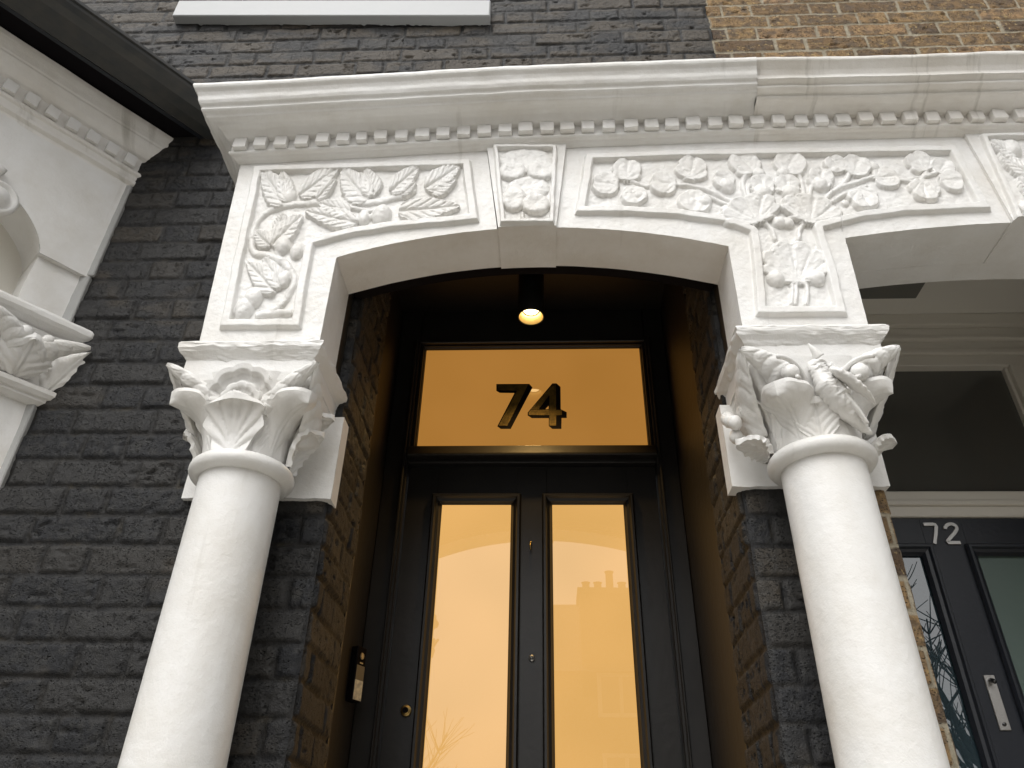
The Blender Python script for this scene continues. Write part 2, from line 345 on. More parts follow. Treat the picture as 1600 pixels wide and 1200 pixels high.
brick_face('wall_face', (X3, 0, 0), (1, 0, 0), (0, -1, 0), 0, 1.2, 0, 3.25, YBRICK, wall2, 18, dark=False, res=.012)
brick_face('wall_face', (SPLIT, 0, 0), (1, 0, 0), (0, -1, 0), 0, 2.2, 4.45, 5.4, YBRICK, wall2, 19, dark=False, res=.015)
# solid cores, the lining of the porch beyond the brick, and the porch ceilings
c = MB().box(-2.8, XL-.03, .02, .298, 0, 5.4).box(-2.8, -.66, .298, 1.2, 0, 5.4).box(XL-.03, SPLIT-.003, .02, 1.2, 3.55, 5.4).box(XL-.03, SPLIT-.003, .02, .29, 3.2505, 3.55).box(XR+.03, SPLIT-.003, .02, .298, 0, 3.25).box(.53, SPLIT-.003, .298, 1.2, 0, 3.55)
c.build('wall_core', BWALL, wall)
c = MB().box(SPLIT, X2-.03, .02, .9, 0, 3.3).box(SPLIT, 3.05, .02, .9, 3.32, 5.4).box(X3+.03, 3.05, .02, .9, 0, 3.32)
c.build('wall_core', YBRICK, wall2)
MB().box(-.66, -.622, .299, .99, .4, 3.52).box(-.66, XL+.004, .2985, .312, .4, 3.25).build('side_lining', BWALL, wall)
MB().box(.494, .53, .299, .99, .4, 3.52).box(XR-.004, .53, .2985, .312, .4, 3.25).build('side_lining', BWALL, wall)
MB().box(-.66, .53, .29, 1.2, 3.52, 3.549).box(XL-.02, XR+.02, .0, .29, 3.25, 3.2504).build('porch_ceiling', BWALL, wall)
# windows upstairs: sill, then sash above the frame of the picture
a, b_ = P(268, 24, -.045), P(765, 24, -.045)
sill = MB().box(a[0], b_[0], -.045, .02, a[2], a[2]+.11, .004)
sill.xf(lambda v: v+np.stack([0*v[:, 0], 0*v[:, 0], (v[:, 0]-a[0])/(b_[0]-a[0])*(b_[2]-a[2])], -1))
sill.build('window_sill', simple('grey painted sill', (.40, .41, .415), .5, layers=[(12, .002, 3)]), wall)
wf = MB().box(a[0]+.1, b_[0]-.1, .0, .07, 4.44, 4.50).box(a[0]+.1, a[0]+.17, .0, .07, 4.50, 5.3).box(b_[0]-.17, b_[0]-.1, .0, .07, 4.50, 5.3)
wf = wf.build('window', WGLOSS, wall); MB().box(a[0]+.17, b_[0]-.17, -.006, .03, 4.50, 5.3).build('pane', DARKG, wf)
# white porch of 72: ceiling with hatch
MB().box(X2-.02, X3+.02, .0, .9, 3.30, 3.34).build('porch_ceiling', CEIL72, wall2)
MB().box(1.10, 1.385, .40, .545, 3.288, 3.302, .003).build('ceiling_hatch', LEAD, wall2)
# ------------------------------------------------------------ relief stamps
def conv(pts, sc, ox, oy, y): return [np.array(PX(ox+p[0]/sc, oy+p[1]/sc, y)) for p in pts]
class Relief:      # carving drawn as tall ovals: kap is the height squeeze of the drawing
    def __init__(s, sc, ox, oy, y): s.a = (sc, ox, oy); s.y = y; s.L = []; s.pans = []; s.kap = .64; s.fw = .85; s.cr = 1.; s.fs = 1.
    def rp(s, p): return np.array(PX(s.a[1]+p[0]/s.a[0], s.a[2]+p[1]/s.a[0], s.y))
    def pt(s, p): return s.rp(p)*np.array([1, s.kap])
    def r(s, p, px):
        a = s.pt((p[0]-px, p[1])); b = s.pt((p[0]+px, p[1])); return np.linalg.norm(b-a)/2
    def leaf(s, base, tip, wpx, ht=.016, veins=5, curl=0.): s.L.append(('leaf', s.pt(base), s.pt(tip), s.r(base, wpx), ht, veins, curl)); return s
    def fan(s, c, rpx_, ang, ht=.016, spread=150, lobes=5, dish=.5, sy=1.): rpx = rpx_*s.fs; s.L.append(('fan', s.pt(c), s.r(c, rpx), ang, ht, spread, lobes, dish, sy)); return s
    def ball(s, c, rpx, ht=None): r = s.r(c, rpx); s.L.append(('ball', s.pt(c), r, ht or r*.8)); return s
    def stem(s, pts, rpx, ht=.009):
        Q = np.array([s.pt(p) for p in pts]); T = np.linspace(0, len(Q)-1, 8*len(Q))   # Catmull-Rom through the traced points
        Qe = np.vstack([2*Q[0]-Q[1], Q, 2*Q[-1]-Q[-2]]); out = []
        for t in T:
            i = min(int(t), len(Q)-2); f = t-i; p0, p1, p2, p3 = Qe[i:i+4]
            out.append(.5*((2*p1)+(-p0+p2)*f+(2*p0-5*p1+4*p2-p3)*f*f+(-p0+3*p1-3*p2+p3)*f**3))
        s.L.append(('stem', np.array(out), s.r(pts[0], rpx), ht)); return s
    def panel(s, pts): s.pans.append(np.array([s.rp(p) for p in pts])); return s
    def __call__(s, X, Z):
        H = np.zeros_like(X); CL = np.ones_like(X)
        for pg in s.pans:
            d = np.full_like(X, 9.); ins = np.zeros(X.shape, bool); n = len(pg)
            for i in range(n):
                a = pg[i]; b = pg[(i+1) % n]; ab = b-a
                t = np.clip(((X-a[0])*ab[0]+(Z-a[1])*ab[1])/(ab@ab), 0, 1)
                d = np.minimum(d, np.hypot(X-a[0]-t*ab[0], Z-a[1]-t*ab[1]))
                cr = ((a[1] > Z) != (b[1] > Z)) & (X < (b[0]-a[0])*(Z-a[1])/(b[1]-a[1]+1e-12)+a[0]); ins ^= cr
            sd_ = np.where(ins, d, -d)+.0015*vnoise(X*25, Z*25, 9)
            H = np.maximum(H, .014*sstep(0, .009*s.fw, sd_)) ; H = H-.016*sstep(.030*s.fw, .037*s.fw, sd_)*(sd_ > 0)
            H += np.where(sd_ > .037*s.fw, .0018*fbm(X*60, Z*60, 4)+.002*fbm(X*22, Z*22, 14), 0)
        Z = Z*s.kap; Zr = Z/s.kap
        O = np.full_like(X, -1.); wx = X+.0011*vnoise(X*80, Z*80, 21)+.0015*vnoise(X*25, Z*25, 25); wz = Z+.0010*vnoise(X*80, Z*80, 22)
        for L in s.L:
            if L[0] == 'ball':
                q = 1-((wx-L[1][0])**2+(wz-L[1][1])**2)/L[2]**2; h = np.where(q > 0, L[3]*np.sqrt(np.clip(q, 0, 1)), -1)
            elif L[0] == 'oval':
                ex = (wx-L[1][0])/L[2]; ez = (wz-L[1][1])/(L[2]*L[3]); ph = np.arctan2(ez, ex); rn = np.hypot(ex, ez)/(1+.045*np.abs(np.sin(ph*6.5)))
                h = np.where(rn < 1, L[4]*(1-np.clip(rn, 0, 1)**7)**.5*(1-.28*(1-rn)**1.3)-.0008*np.abs(np.sin(ph*6.5))*rn, -1)
            elif L[0] == 'stem':
                Q = L[1]; m_ = (X > Q[:, 0].min()-.03) & (X < Q[:, 0].max()+.03) & (Z > Q[:, 1].min()-.03) & (Z < Q[:, 1].max()+.03)
                h = np.full_like(X, -1.)
                if m_.any():
                    xx, zz = wx[m_], wz[m_]; d = np.full_like(xx, 9.)
                    for a, b in zip(Q[:-1], Q[1:]):
                        ab = b-a; t = np.clip(((xx-a[0])*ab[0]+(zz-a[1])*ab[1])/(ab@ab+1e-12), 0, 1); d = np.minimum(d, np.hypot(xx-a[0]-t*ab[0], zz-a[1]-t*ab[1]))
                    q = 1-(d/L[2])**2; h[m_] = np.where(q > 0, L[3]*np.sqrt(np.clip(q, 0, 1)), -1)
            elif L[0] == 'leaf':
                _, b0, tp, wd, ht, nv, curl = L; ax = tp-b0; ln = np.linalg.norm(ax); ax = ax/ln; pr = np.array([-ax[1], ax[0]])
                u = ((wx-b0[0])*ax[0]+(wz-b0[1])*ax[1])/ln; v = ((wx-b0[0])*pr[0]+(wz-b0[1])*pr[1])/wd
                uc = np.clip(u, 0.001, .999); w_ = np.sin(np.pi*uc**.75)**.62*(1-.25*uc)
                se = (u*nv*1.6+.35*np.abs(v)) % 1.0; w_ = w_*(.90+.11*se)
                q = np.clip(1-np.abs(v)/np.maximum(w_, 1e-3), 0, 1); ins = (u > 0) & (u < 1) & (np.abs(v) < w_)
                ph = (u-.42*np.abs(v))*nv*1.1
                vein = -np.exp(-(((ph % 1)-.5)/.16)**2)*np.clip(np.abs(v)*4, 0, 1)
                h = ht*(np.clip(q*9, 0, 1)**.5)*(.60+.30*np.sin(np.pi*np.clip(np.abs(v)*.8+.1, 0, 1)))+.0030*vein*np.clip(q*5, 0, 1)-.006*np.exp(-(v/.08)**2)*(1-uc*.6)
                h += curl*(u-.5)
                h = np.where(ins, h, -1)
            else:
                _, c0, Rr, ang, ht, spread, lobes, dish, sy = L; dr = np.array([math.cos(rad(ang)), math.sin(rad(ang))])
                lx = (wx-c0[0])*dr[0]+(wz-c0[1])*dr[1]; ly = (-(wx-c0[0])*dr[1]+(wz-c0[1])*dr[0])/sy
                ph = np.arctan2(ly, lx+Rr*.75)/(math.pi*.62)          # angle seen from the stalk end
                cre = np.abs(((ph*lobes*.5+.5) % 1)-.5)*2              # 0 in a crease, 1 on a lobe
                RR = Rr*(1.10-.17*(1-cre)**2)*np.where(lx < -.3*Rr, 1-.25*np.clip(-lx/Rr-.3, 0, 1), 1)
                rn = np.hypot(lx, ly)/RR; q = np.clip(1-rn, 0, 1)
                toward = np.clip((lx/Rr+1)/2, 0, 1)
                h = ht*(np.clip(q*9, 0, 1)**.5)*(.62+.38*toward)*(1-dish*.42*np.clip(q*1.4, 0, 1))-.0042*s.cr*np.exp(-(cre/.26)**2)*np.clip(q*6, 0, 1)*toward
                h = np.where(rn < 1, np.maximum(h, .002), -1)
            O = np.maximum(O, h)
        base = H
        inside = H < -.0005; return np.where(O > 0, np.maximum(base, np.where(inside, base, -.002)+np.maximum(O, 0)), base)+.0009*fbm(X*35, Zr*35, 41)+.0006*fbm(X*90, Zr*90, 47, 2)+.0025*vnoise(X*2.6, Z*2.6, 43)
YF = -.21
# left block: serrated leaves, stem and berries
RL = Relief(2.857, 330, 230, YF)
RL.panel([(190, 92), (1162, 62), (1200, 338), (1000, 358), (800, 376), (620, 406), (468, 446), (440, 600), (405, 818), (38, 818), (100, 500), (150, 280)])
RL.stem([(225, 748), (300, 722), (350, 655), (372, 590), (330, 520), (250, 482), (190, 470), (186, 380), (235, 300), (330, 262), (450, 248), (560, 252), (700, 250), (830, 225), (905, 200)], 15)
RL.stem([(210, 752), (290, 742), (355, 740)], 13).stem([(430, 300), (520, 330), (640, 330), (760, 300)], 12).stem([(560, 255), (640, 275), (720, 290)], 9)
for b0, t0, w0 in (((330, 262), (232, 112), 62), ((345, 250), (318, 112), 45), ((395, 222), (572, 98), 62), ((470, 240), (560, 150), 34), ((700, 242), (582, 112), 74), ((730, 220), (690, 105), 55),
                   ((800, 205), (928, 98), 58), ((850, 225), (915, 165), 30), ((958, 190), (1112, 92), 62), ((985, 215), (1095, 150), 40), ((835, 292), (1112, 272), 55),
                   ((650, 345), (420, 292), 48), ((620, 300), (480, 258), 45), ((268, 445), (408, 308), 62), ((262, 445), (196, 380), 40), ((300, 380), (330, 300), 40), ((290, 650), (162, 520), 50), ((315, 630), (235, 500), 45)):
    RL.leaf(b0, t0, w0)
for b0, r0 in (((320, 440), 38), ((385, 465), 33), ((763, 306), 42), ((680, 316), 30), ((350, 222), 34), ((190, 676), 42), ((150, 727), 43), (((325, 592)), 33), ((300, 470), 22)):
    RL.ball(b0, r0)
# middle block: fans, balls and branches
RM = Relief(2.222, 880, 200, YF); RM.kap = .86; RM.fs = 1.14
RM.panel([(75, 96), (400, 86), (760, 78), (1360, 70), (1485, 292), (1200, 305), (1050, 322), (905, 358), (950, 500), (988, 658), (664, 658), (655, 500), (640, 372), (560, 340), (400, 318), (220, 306), (38, 305)])
for pts in ([(600, 268), (500, 218), (400, 200), (300, 205), (235, 190)], [(570, 270), (500, 240), (460, 225)], [(885, 268), (950, 215), (1020, 190), (1100, 172), (1180, 186), (1300, 160)],
            [(905, 275), (980, 232), (1050, 205)], [(642, 262), (622, 200), (640, 150)], [(652, 262), (640, 210), (680, 170)], [(838, 262), (828, 190), (800, 150)], [(850, 262), (862, 200), (890, 165)],
            [(955, 215), (990, 170), (985, 120)], [(792, 612), (795, 540), (792, 470)], [(808, 612), (808, 540), (806, 470)], [(845, 612), (845, 560), (835, 540)], [(1170, 186), (1230, 190), (1260, 160)],
            [(735, 390), (715, 345), (660, 310)], [(815, 390), (825, 345), (880, 310)]): RM.stem(pts, 9, .009)
for c0, r0, an, sp, lo in (((220, 155), 46, 80, 170, 4), ((150, 200), 44, 170, 170, 4), ((245, 236), 40, -70, 170, 3), ((445, 150), 50, 75, 170, 5), ((350, 198), 44, 170, 170, 4), ((455, 258), 50, -100, 200, 3),
                           ((632, 130), 50, 120, 190, 4), ((785, 130), 50, 60, 190, 4), ((560, 185), 36, 160, 170, 3), ((690, 205), 40, 90, 190, 4), ((778, 205), 40, 90, 190, 4), ((892, 182), 42, 70, 190, 4),
                           ((945, 135), 36, 110, 190, 4), ((1015, 140), 44, 60, 160, 4), ((1115, 178), 42, 0, 190, 4), ((1040, 245), 46, -80, 200, 5), ((1235, 128), 42, 110, 200, 4), ((1312, 145), 36, 50, 170, 3),
                           ((1250, 218), 46, -100, 210, 6), ((1340, 190), 40, -10, 170, 3)): RM.fan(c0, r0, an, .016, sp, lo)
RM.fan((650, 298), 58, 110, .023, 200, 9, .5, 1.6).fan((860, 298), 58, 70, .023, 200, 9, .5, 1.6)
RM.fan((803, 478), 82, 90, .015, 230, 9, .6, 1.2)
for b0, r0 in (((690, 228), 34), ((790, 230), 34), ((568, 205), 30), ((678, 160), 24), ((765, 160), 24), ((1075, 140), 24), ((943, 150), 20), ((490, 262), 28), ((890, 200), 30), ((265, 240), 22),
               ((738, 525), 32), ((878, 525), 32), ((750, 330), 26), ((778, 332), 24), ((565, 285), 18), ((935, 285), 18), ((980, 262), 14)): RM.ball(b0, r0)
# keystones
RK = Relief(2.857, 330, 230, -.222); RK.kap = .67; RK.fw = .42; RK.cr = .25
RK.panel([(1258, 2), (1546, 2), (1532, 350), (1290, 350)])
for c0, rx_, ry_, h0 in (((1405, 62), 116, 54, .009), ((1346, 112), 60, 40, .0165), ((1472, 110), 64, 42, .0165), ((1415, 186), 94, 50, .010), ((1352, 236), 54, 50, .0165), ((1450, 262), 62, 42, .019)):
    RK.L.append(('oval', RK.pt(c0), RK.r(c0, rx_), ry_/rx_, h0))
RK.stem([(1390, 300), (1395, 325), (1440, 335), (1480, 335)], 9)
RK2 = Relief(2.857, 1040, 0, -.222); RK2.fw = .5
RK2.panel([(1395, 608), (1840, 600), (1780, 990), (1565, 1000)])
for b0, t0, w0 in (((1560, 700), (1440, 640), 45), ((1620, 790), (1480, 690), 50), ((1690, 900), (1560, 800), 50), ((1700, 760), (1760, 640), 50), ((1680, 850), (1770, 760), 45)): RK2.leaf(b0, t0, w0)
RK2.ball((1545, 665), 40).ball((1600, 930), 30).stem([(1600, 950), (1650, 850), (1620, 700)], 12)
# ------------------------------------------------------------ arcade blocks
zt_ = lambda x: np.interp(x, [-1.1, -.9, -.1, .62, 1.33, 2.4], [3.228, 3.235, 3.277, 3.287, 3.287, 3.282])
def arch(x):
    x = np.asarray(x, float); a1 = 2.932-np.where(x < -.03, .345, .305)*(x+.03)**2; a2 = 2.922-.17*(x-1.33)**2
    return np.where(x < .64, a1, a2)
def face(mb, xs0, xs1, zb, zt, H, y0, n, m_, yback=-.06):
    """front sheet between left/right edge functions of height, plus nothing else"""
    s = np.linspace(0, 1, n)[:, None]; t = np.linspace(0, 1, m_)[None]
    x = xs0+(xs1-xs0)*s+0*t if not callable(xs0) else None
    if x is None:
        zz = zb+(zt-zb)*t; x = xs0(zz)+(xs1(zz)-xs0(zz))*s
        Z = zz+0*s
    else:
        b0 = zb(x) if callable(zb) else zb; t0 = zt(x) if callable(zt) else zt; Z = b0+(t0-b0)*t
    Hh = H(x, Z)
    mb.grid(np.stack([x, y0-Hh, Z], -1))
def strip(mb, P0, P1, n, m_, H=None, amp=.0012, seed=3):
    s = np.linspace(0, 1, n)[:, None, None]; a = np.array(P0(s[:, 0, 0])); b = np.array(P1(s[:, 0, 0]))   # (n,3)
    t = np.linspace(0, 1, m_)[None, :, None]; V = a[:, None]*(1-t)+b[:, None]*t
    V[..., 2] += amp*fbm(V[..., 0]*14, V[..., 1]*14+V[..., 2]*7, seed)*np.clip(t[..., 0]*8, 0, 1)
    if H is not None: V[:, 0, 1] -= H(V[:, 0, 0], V[:, 0, 2])
    mb.grid(V)
def pts(x, y, z): x, y, z = np.broadcast_arrays(np.asarray(x, float), y, z); return np.stack([x, y, z], -1)
YB = -.055
arcade = empty('porch_arcade', 'white painted carved stone porch arcade with dentil cornice across both doorways', 'porch')
SPL, SPR = 2.832, 2.852       # springing left of 74, right of 74
def leftblock(mir=False):
    mb = MB(); xl = lambda z: np.interp(z, [2.53, 2.84, 3.25], [-.873, -.893, -.917]); xr = lambda z: -.567+0*z
    zs = SPL-.004; K = .0019
    face(mb, xl, xr, 2.515, zs, RL, YF, int(.33/K), int(.31/K))
    n = int(.77/K); xa = -.917; xb = -.152
    s = np.linspace(0, 1, n)[:, None]; t = np.linspace(0, 1, 215)[None]
    x0 = xa+(xb-xa)*s; Zb = np.where(x0 < -.567, zs, arch(x0)); Z = Zb+(zt_(x0)+.004-Zb)*t
    lx = xl(Z); rx = np.interp(Z, [2.90, 3.27], [-.129, -.174]); X = lx+(rx-lx)*s
    Zb = np.where(X < -.567, zs, arch(X)); Z = Zb+(zt_(X)+.004-Zb)*t
    mb.grid(np.stack([X, YF-RL(X, Z), Z], -1))
    X_ = np.linspace(-.567, -.125, 60)
    strip(mb, lambda s_: pts(-.567+(.44)*s_, YF, arch(-.567+.44*s_)), lambda s_: pts(-.567+(.44)*s_, YB, arch(-.567+.44*s_)), 60, 12, H=RL)
    strip(mb, lambda s_: pts(-.567, YF, 2.515+(arch(-.567)-2.515)*s_), lambda s_: pts(-.567, YB, 2.515+(arch(-.567)-2.515)*s_), 40, 12, H=RL)
    strip(mb, lambda s_: pts(-.873-.044*s_, YF, 2.515+.72*s_), lambda s_: pts(-.873-.044*s_, .01, 2.515+.72*s_), 30, 6, H=RL)
    return mb
b1 = leftblock().build('corner_block', WHITE, arcade, True, fix=False, label='corner block carved with serrated leaves and berries')
b2 = leftblock().xf(lambda v: v*np.array([-1, 1, 1])+np.array([1.29, 0, .02])).build('corner_block', WHITE, arcade, True)
def keystone(x0, x1, x0b, x1b, H, lift, R_):
    mb = MB(); n = int((x1-x0)/.0019); s = np.linspace(0, 1, n)[:, None]; t = np.linspace(0, 1, 190)[None]
    zb = arch((x0b+x1b)/2)-lift; Zc = zb+(float(zt_((x0+x1)/2))-zb)*t
    L = x0b+(x0-x0b)*t; Rr = x1b+(x1-x1b)*t; X = L+(Rr-L)*s; Zb = arch(X)-lift; Z = Zb+(zt_(X)+.003-Zb)*t
    mb.grid(np.stack([X, -.222-R_(X, Z), Z], -1))
    strip(mb, lambda s_: pts(x0b+(x1b-x0b)*s_, -.222, arch(x0b+(x1b-x0b)*s_)-lift), lambda s_: pts(x0b+(x1b-x0b)*s_, YB+.001, arch(x0b+(x1b-x0b)*s_)-lift), 20, 12, H=R_)
    for a_, b__ in ((x0b, x0), (x1b, x1)):
        strip(mb, lambda s_: pts(a_+(b__-a_)*s_, -.222, arch(a_)-lift+(zt_(b__)-arch(a_)+lift)*s_), lambda s_: pts(a_+(b__-a_)*s_, YB+.001, arch(a_)-lift+(zt_(b__)-arch(a_)+lift)*s_), 20, 4, H=R_)
    return mb
keystone(-.174, .066, -.129, .030, None, .005, RK).build('keystone', WHITE, arcade, True, label='keystone carved with two round pansies')
keystone(1.222, 1.44, 1.242, 1.408, None, .004, RK2).build('keystone', WHITE, arcade, True, label='keystone carved with leaf fronds over the 72 arch')
# T-shaped middle block
mb = MB(); n = 620; s = np.linspace(0, 1, n)[:, None]; t = np.linspace(0, 1, 205)[None]
LJ, RJ = .487, .797
def tz(x): return np.where((x > LJ) & (x < RJ), SPR, arch(x))
X0 = .03+(1.242-.03)*s+0*t; Z = tz(X0)+(zt_(X0)+.004-tz(X0))*t
lx = np.interp(Z, [2.92, 3.28], [.030, .066]); rx = np.interp(Z, [2.92, 3.28], [1.242, 1.222]); X = lx+(rx-lx)*s; Z = tz(X)+(zt_(X)+.004-tz(X))*t
mb.grid(np.stack([X, YF-RM(X, Z), Z], -1))
face(mb, lambda z: .484+.003*(z-2.55)/.3, lambda z: .788+.009*(z-2.55)/.3, 2.545, SPR, RM, YF, 165, 165)
strip(mb, lambda s_: pts(.03+(LJ-.03)*s_, YF, arch(.03+(LJ-.03)*s_)), lambda s_: pts(.03+(LJ-.03)*s_, YB, arch(.03+(LJ-.03)*s_)), 60, 12, H=RM)
strip(mb, lambda s_: pts(RJ+(1.242-RJ)*s_, YF, arch(RJ+(1.242-RJ)*s_)), lambda s_: pts(RJ+(1.242-RJ)*s_, YB, arch(RJ+(1.242-RJ)*s_)), 60, 12, H=RM)
strip(mb, lambda s_: pts(.484+.003*s_, YF, 2.545+(SPR-2.545)*s_), lambda s_: pts(.484+.003*s_, YB, 2.545+(SPR-2.545)*s_), 40, 12, H=RM)
strip(mb, lambda s_: pts(.788+.009*s_, YF, 2.545+(2.873-2.545)*s_), lambda s_: pts(.788+.009*s_, YB, 2.545+(2.873-2.545)*s_), 40, 12, H=RM)
mb.build('middle_block', WHITE, arcade, True, label='T-shaped middle block carved with fan leaves and branches')
# black painted backing between the arcade and the brick, one ring per doorway
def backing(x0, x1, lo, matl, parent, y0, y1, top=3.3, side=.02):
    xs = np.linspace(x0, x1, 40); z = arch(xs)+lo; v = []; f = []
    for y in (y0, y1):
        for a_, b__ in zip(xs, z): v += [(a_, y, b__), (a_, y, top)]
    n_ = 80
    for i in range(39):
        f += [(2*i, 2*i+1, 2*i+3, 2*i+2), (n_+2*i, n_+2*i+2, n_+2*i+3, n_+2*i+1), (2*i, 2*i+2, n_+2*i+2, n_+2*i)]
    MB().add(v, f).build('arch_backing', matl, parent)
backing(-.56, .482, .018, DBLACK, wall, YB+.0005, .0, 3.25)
backing(.80, 1.85, .0, WHITE, wall2, YB+.0005, .02, 3.32)
MB().box(-.92, -.567, YB+.001, .008, 2.52, 3.25).box(.487, SPLIT, YB+.001, .008, 2.54, 3.25).build('pier_backing', BWALL, wall)
MB().box(SPLIT, .797, YB+.001, .008, 2.54, 3.25).box(1.86, 2.2, YB+.001, .008, 2.54, 3.25).build('pier_backing', WHITE, wall2)
# ------------------------------------------------------------ cornice
P74 = [(-.21, .170), (.155, .163), (.161, .158), (.162, .150), (.158, .142), (.148, .134), (.142, .122), (.139, .108), (.134, .099), (.126, .094), (.124, .088), (.126, .083), (.121, .077),
       (.112, .073), (.108, .066), (.095, .064), (.080, .066), (.066, .060), (.055, .050), (.046, .043), (.030, .042), (.030, .004), (.034, .002), (.034, -.005), (.028, -.009), (.020, -.010), (.012, -.016), (.002, -.018), (-.004, -.018)]
P72 = [(-.21, .170), (.154, .1625), (.1605, .156), (.157, .146), (.148, .140), (.136, .130), (.128, .116), (.127, .104), (.133, .098), (.134, .092), (.122, .088), (.115, .084), (.118, .080), (.116, .073),
       (.100, .070), (.094, .066), (.096, .061), (.090, .056), (.070, .054), (.056, .049), (.045, .043), (.030, .042), (.030, .004), (.034, .002), (.034, -.005), (.028, -.009), (.020, -.010), (.012, -.016), (.002, -.018), (-.004, -.018)]
def dense(p, k=3):
    p = np.array(p); d = np.r_[0, np.cumsum(np.hypot(*np.diff(p, axis=0).T))]; s_ = np.sort(np.unique(np.r_[d, np.linspace(0, d[-1], 90)])); s_ = s_[np.r_[True, np.diff(s_) > 1e-5]]
    return np.stack([np.interp(s_, d, p[:, 0]), np.interp(s_, d, p[:, 1])], -1)
def cornice(x0, x1, prof, lret, rret, amp, seed):
    prof = dense(prof); mb = MB(); n = int((x1-x0)/.006)
    xs = np.linspace(0, 1, n)[:, None]; o = prof[:, 0][None]; z = prof[:, 1][None]
    xa = (-.917-o*.75) if lret else x0; xb = (x1+o*.75) if rret else x1
    X = xa+(xb-xa)*xs; wb = amp*fbm(X*7, z*25, seed, 4); wb2 = amp*.8*vnoise(X*2.2, z*8+3, seed+3)
    Y = YF-o-wb*sstep(.03, .08, z)+0*X; Z = z+zt_(X)+wb2+amp*.6*fbm(X*18, z*40+9, seed+8)
    mb.grid(np.stack([X, Y, Z], -1))
    if lret:
        s_ = np.linspace(0, 1, 50)[:, None]; Y2 = Y[:1]+(.005-Y[:1])*s_; e_ = np.clip(s_*5, 0, 1)
        X2_ = (-.917-o*.75)+e_*amp*2.2*fbm(Y2*22, z*30, seed+5, 4); Z2 = Z[:1]+e_*amp*1.5*fbm(Y2*9, z*30+5, seed+6); mb.grid(np.stack([X2_+0*s_, Y2, Z2], -1))
    if rret:
        s_ = np.linspace(0, 1, 30)[:, None]; mb.grid(np.stack([X[-1:]+0*s_, Y[-1:]+(.005-Y[-1:])*s_, Z[-1:]+0*s_], -1))
    return mb
cornice(-.917, .617, P74, True, False, .0022, 51).build('cornice', WHITE, arcade, True, label='clean white cornice length over doorway 74')
cornice(.6175, 2.205, P72, False, True, .0036, 61).build('cornice', WDIRT, arcade, True, label='worn streaked cornice length over doorway 72')
dpx = [374, 406, 437.5, 470, 503, 534.5, 563.7, 593.5, 625.7, 658.6, 691.5, 723.7, 756, 788.8, 821, 854.6, 886.8, 919.7, 952.3, 987.3, 1019.5, 1052, 1085.5, 1120, 1152.7, 1186, 1220, 1256, 1287.5, 1321.8, 1356.8, 1391.8, 1426.8, 1462, 1497.5, 1532.5, 1566.8]
dx = [P(p, np.interp(p, [370, 1600], [220, 182]), -.262)[0] for p in dpx]
while dx[-1] < 2.12: dx.append(dx[-1]+.0655)
def jitter(mb, a_):
    return mb.xf(lambda v: v+RS.uniform(-a_, a_, v.shape))
def rbox(x0, x1, y0, y1, z0, z1, b, n=5, amp=.0012, seed=0):
    """box of small grids with softened, slightly uneven arrises"""
    mb = MB(); c_ = np.array([(x0+x1)/2, (y0+y1)/2, (z0+z1)/2]); hh = np.array([x1-x0, y1-y0, z1-z0])/2
    g = np.linspace(-1, 1, n)
    for ax in range(3):
        for sg in (-1, 1):
            A, B = np.meshgrid(g, g, indexing='ij'); V = np.zeros((n, n, 3)); V[..., ax] = sg; V[..., (ax+1) % 3] = A; V[..., (ax+2) % 3] = B
            q = V*hh; inner = np.clip(q, -(hh-b), hh-b); d = q-inner; L = np.linalg.norm(d, axis=-1, keepdims=True); q = inner+np.where(L > 0, d/np.maximum(L, 1e-9)*b, 0)
            w_ = q+c_; q = q+amp*np.stack([vnoise(w_[..., 0]*40+w_[..., 2]*33+k*9, w_[..., 1]*40+w_[..., 2]*20, seed+k) for k in range(3)], -1)
            mb.grid(q+c_, flip=(sg < 0))
    return mb
for i, x in enumerate(dx):
    z = float(zt_(x)); wd = random.uniform(.0185, .0215)
    if i == 6: wd = .016
    rbox(x-wd, x+wd, YF-.030-random.uniform(.018, .022), YF-.026, z+.004+random.uniform(-.001, .001), z+.0425, .0024, 7, .0014, i).build('dentil', WHITE if x < .9 else WDIRT, arcade, True)
# ------------------------------------------------------------ columns
def loft(mb, x0, x1, y0, y1, prof, amp=.001, seed=0, back=True, n=26):
    """rectangular mouldings: rings inset by o at height z, open at the back"""
    prof = dense(prof); rows = []
    for o, z in prof:
        a0, a1, b0 = x0+o, x1-o, y0+o
        L = [np.linspace([a0, y1], [a0, b0], n//2)[:-1], np.linspace([a0, b0], [a1, b0], n)[:-1], np.linspace([a1, b0], [a1, y1], n//2)]
        q = np.vstack(L); nz = amp*fbm(q[:, 0]*42+z*50, q[:, 1]*42+z*90, seed)
        rows.append(np.stack([q[:, 0]+nz, q[:, 1]-np.abs(nz), z+nz], -1))
    V = np.array(rows); mb.grid(V); return mb
def bez(p, n=24):
    p = np.array(p, float); t = np.linspace(0, 1, n)[:, None]
    if len(p) == 3: return (1-t)**2*p[0]+2*t*(1-t)*p[1]+t*t*p[2]
    return (1-t)**3*p[0]+3*t*(1-t)**2*p[1]+3*t*t*(1-t)*p[2]+t**3*p[3]
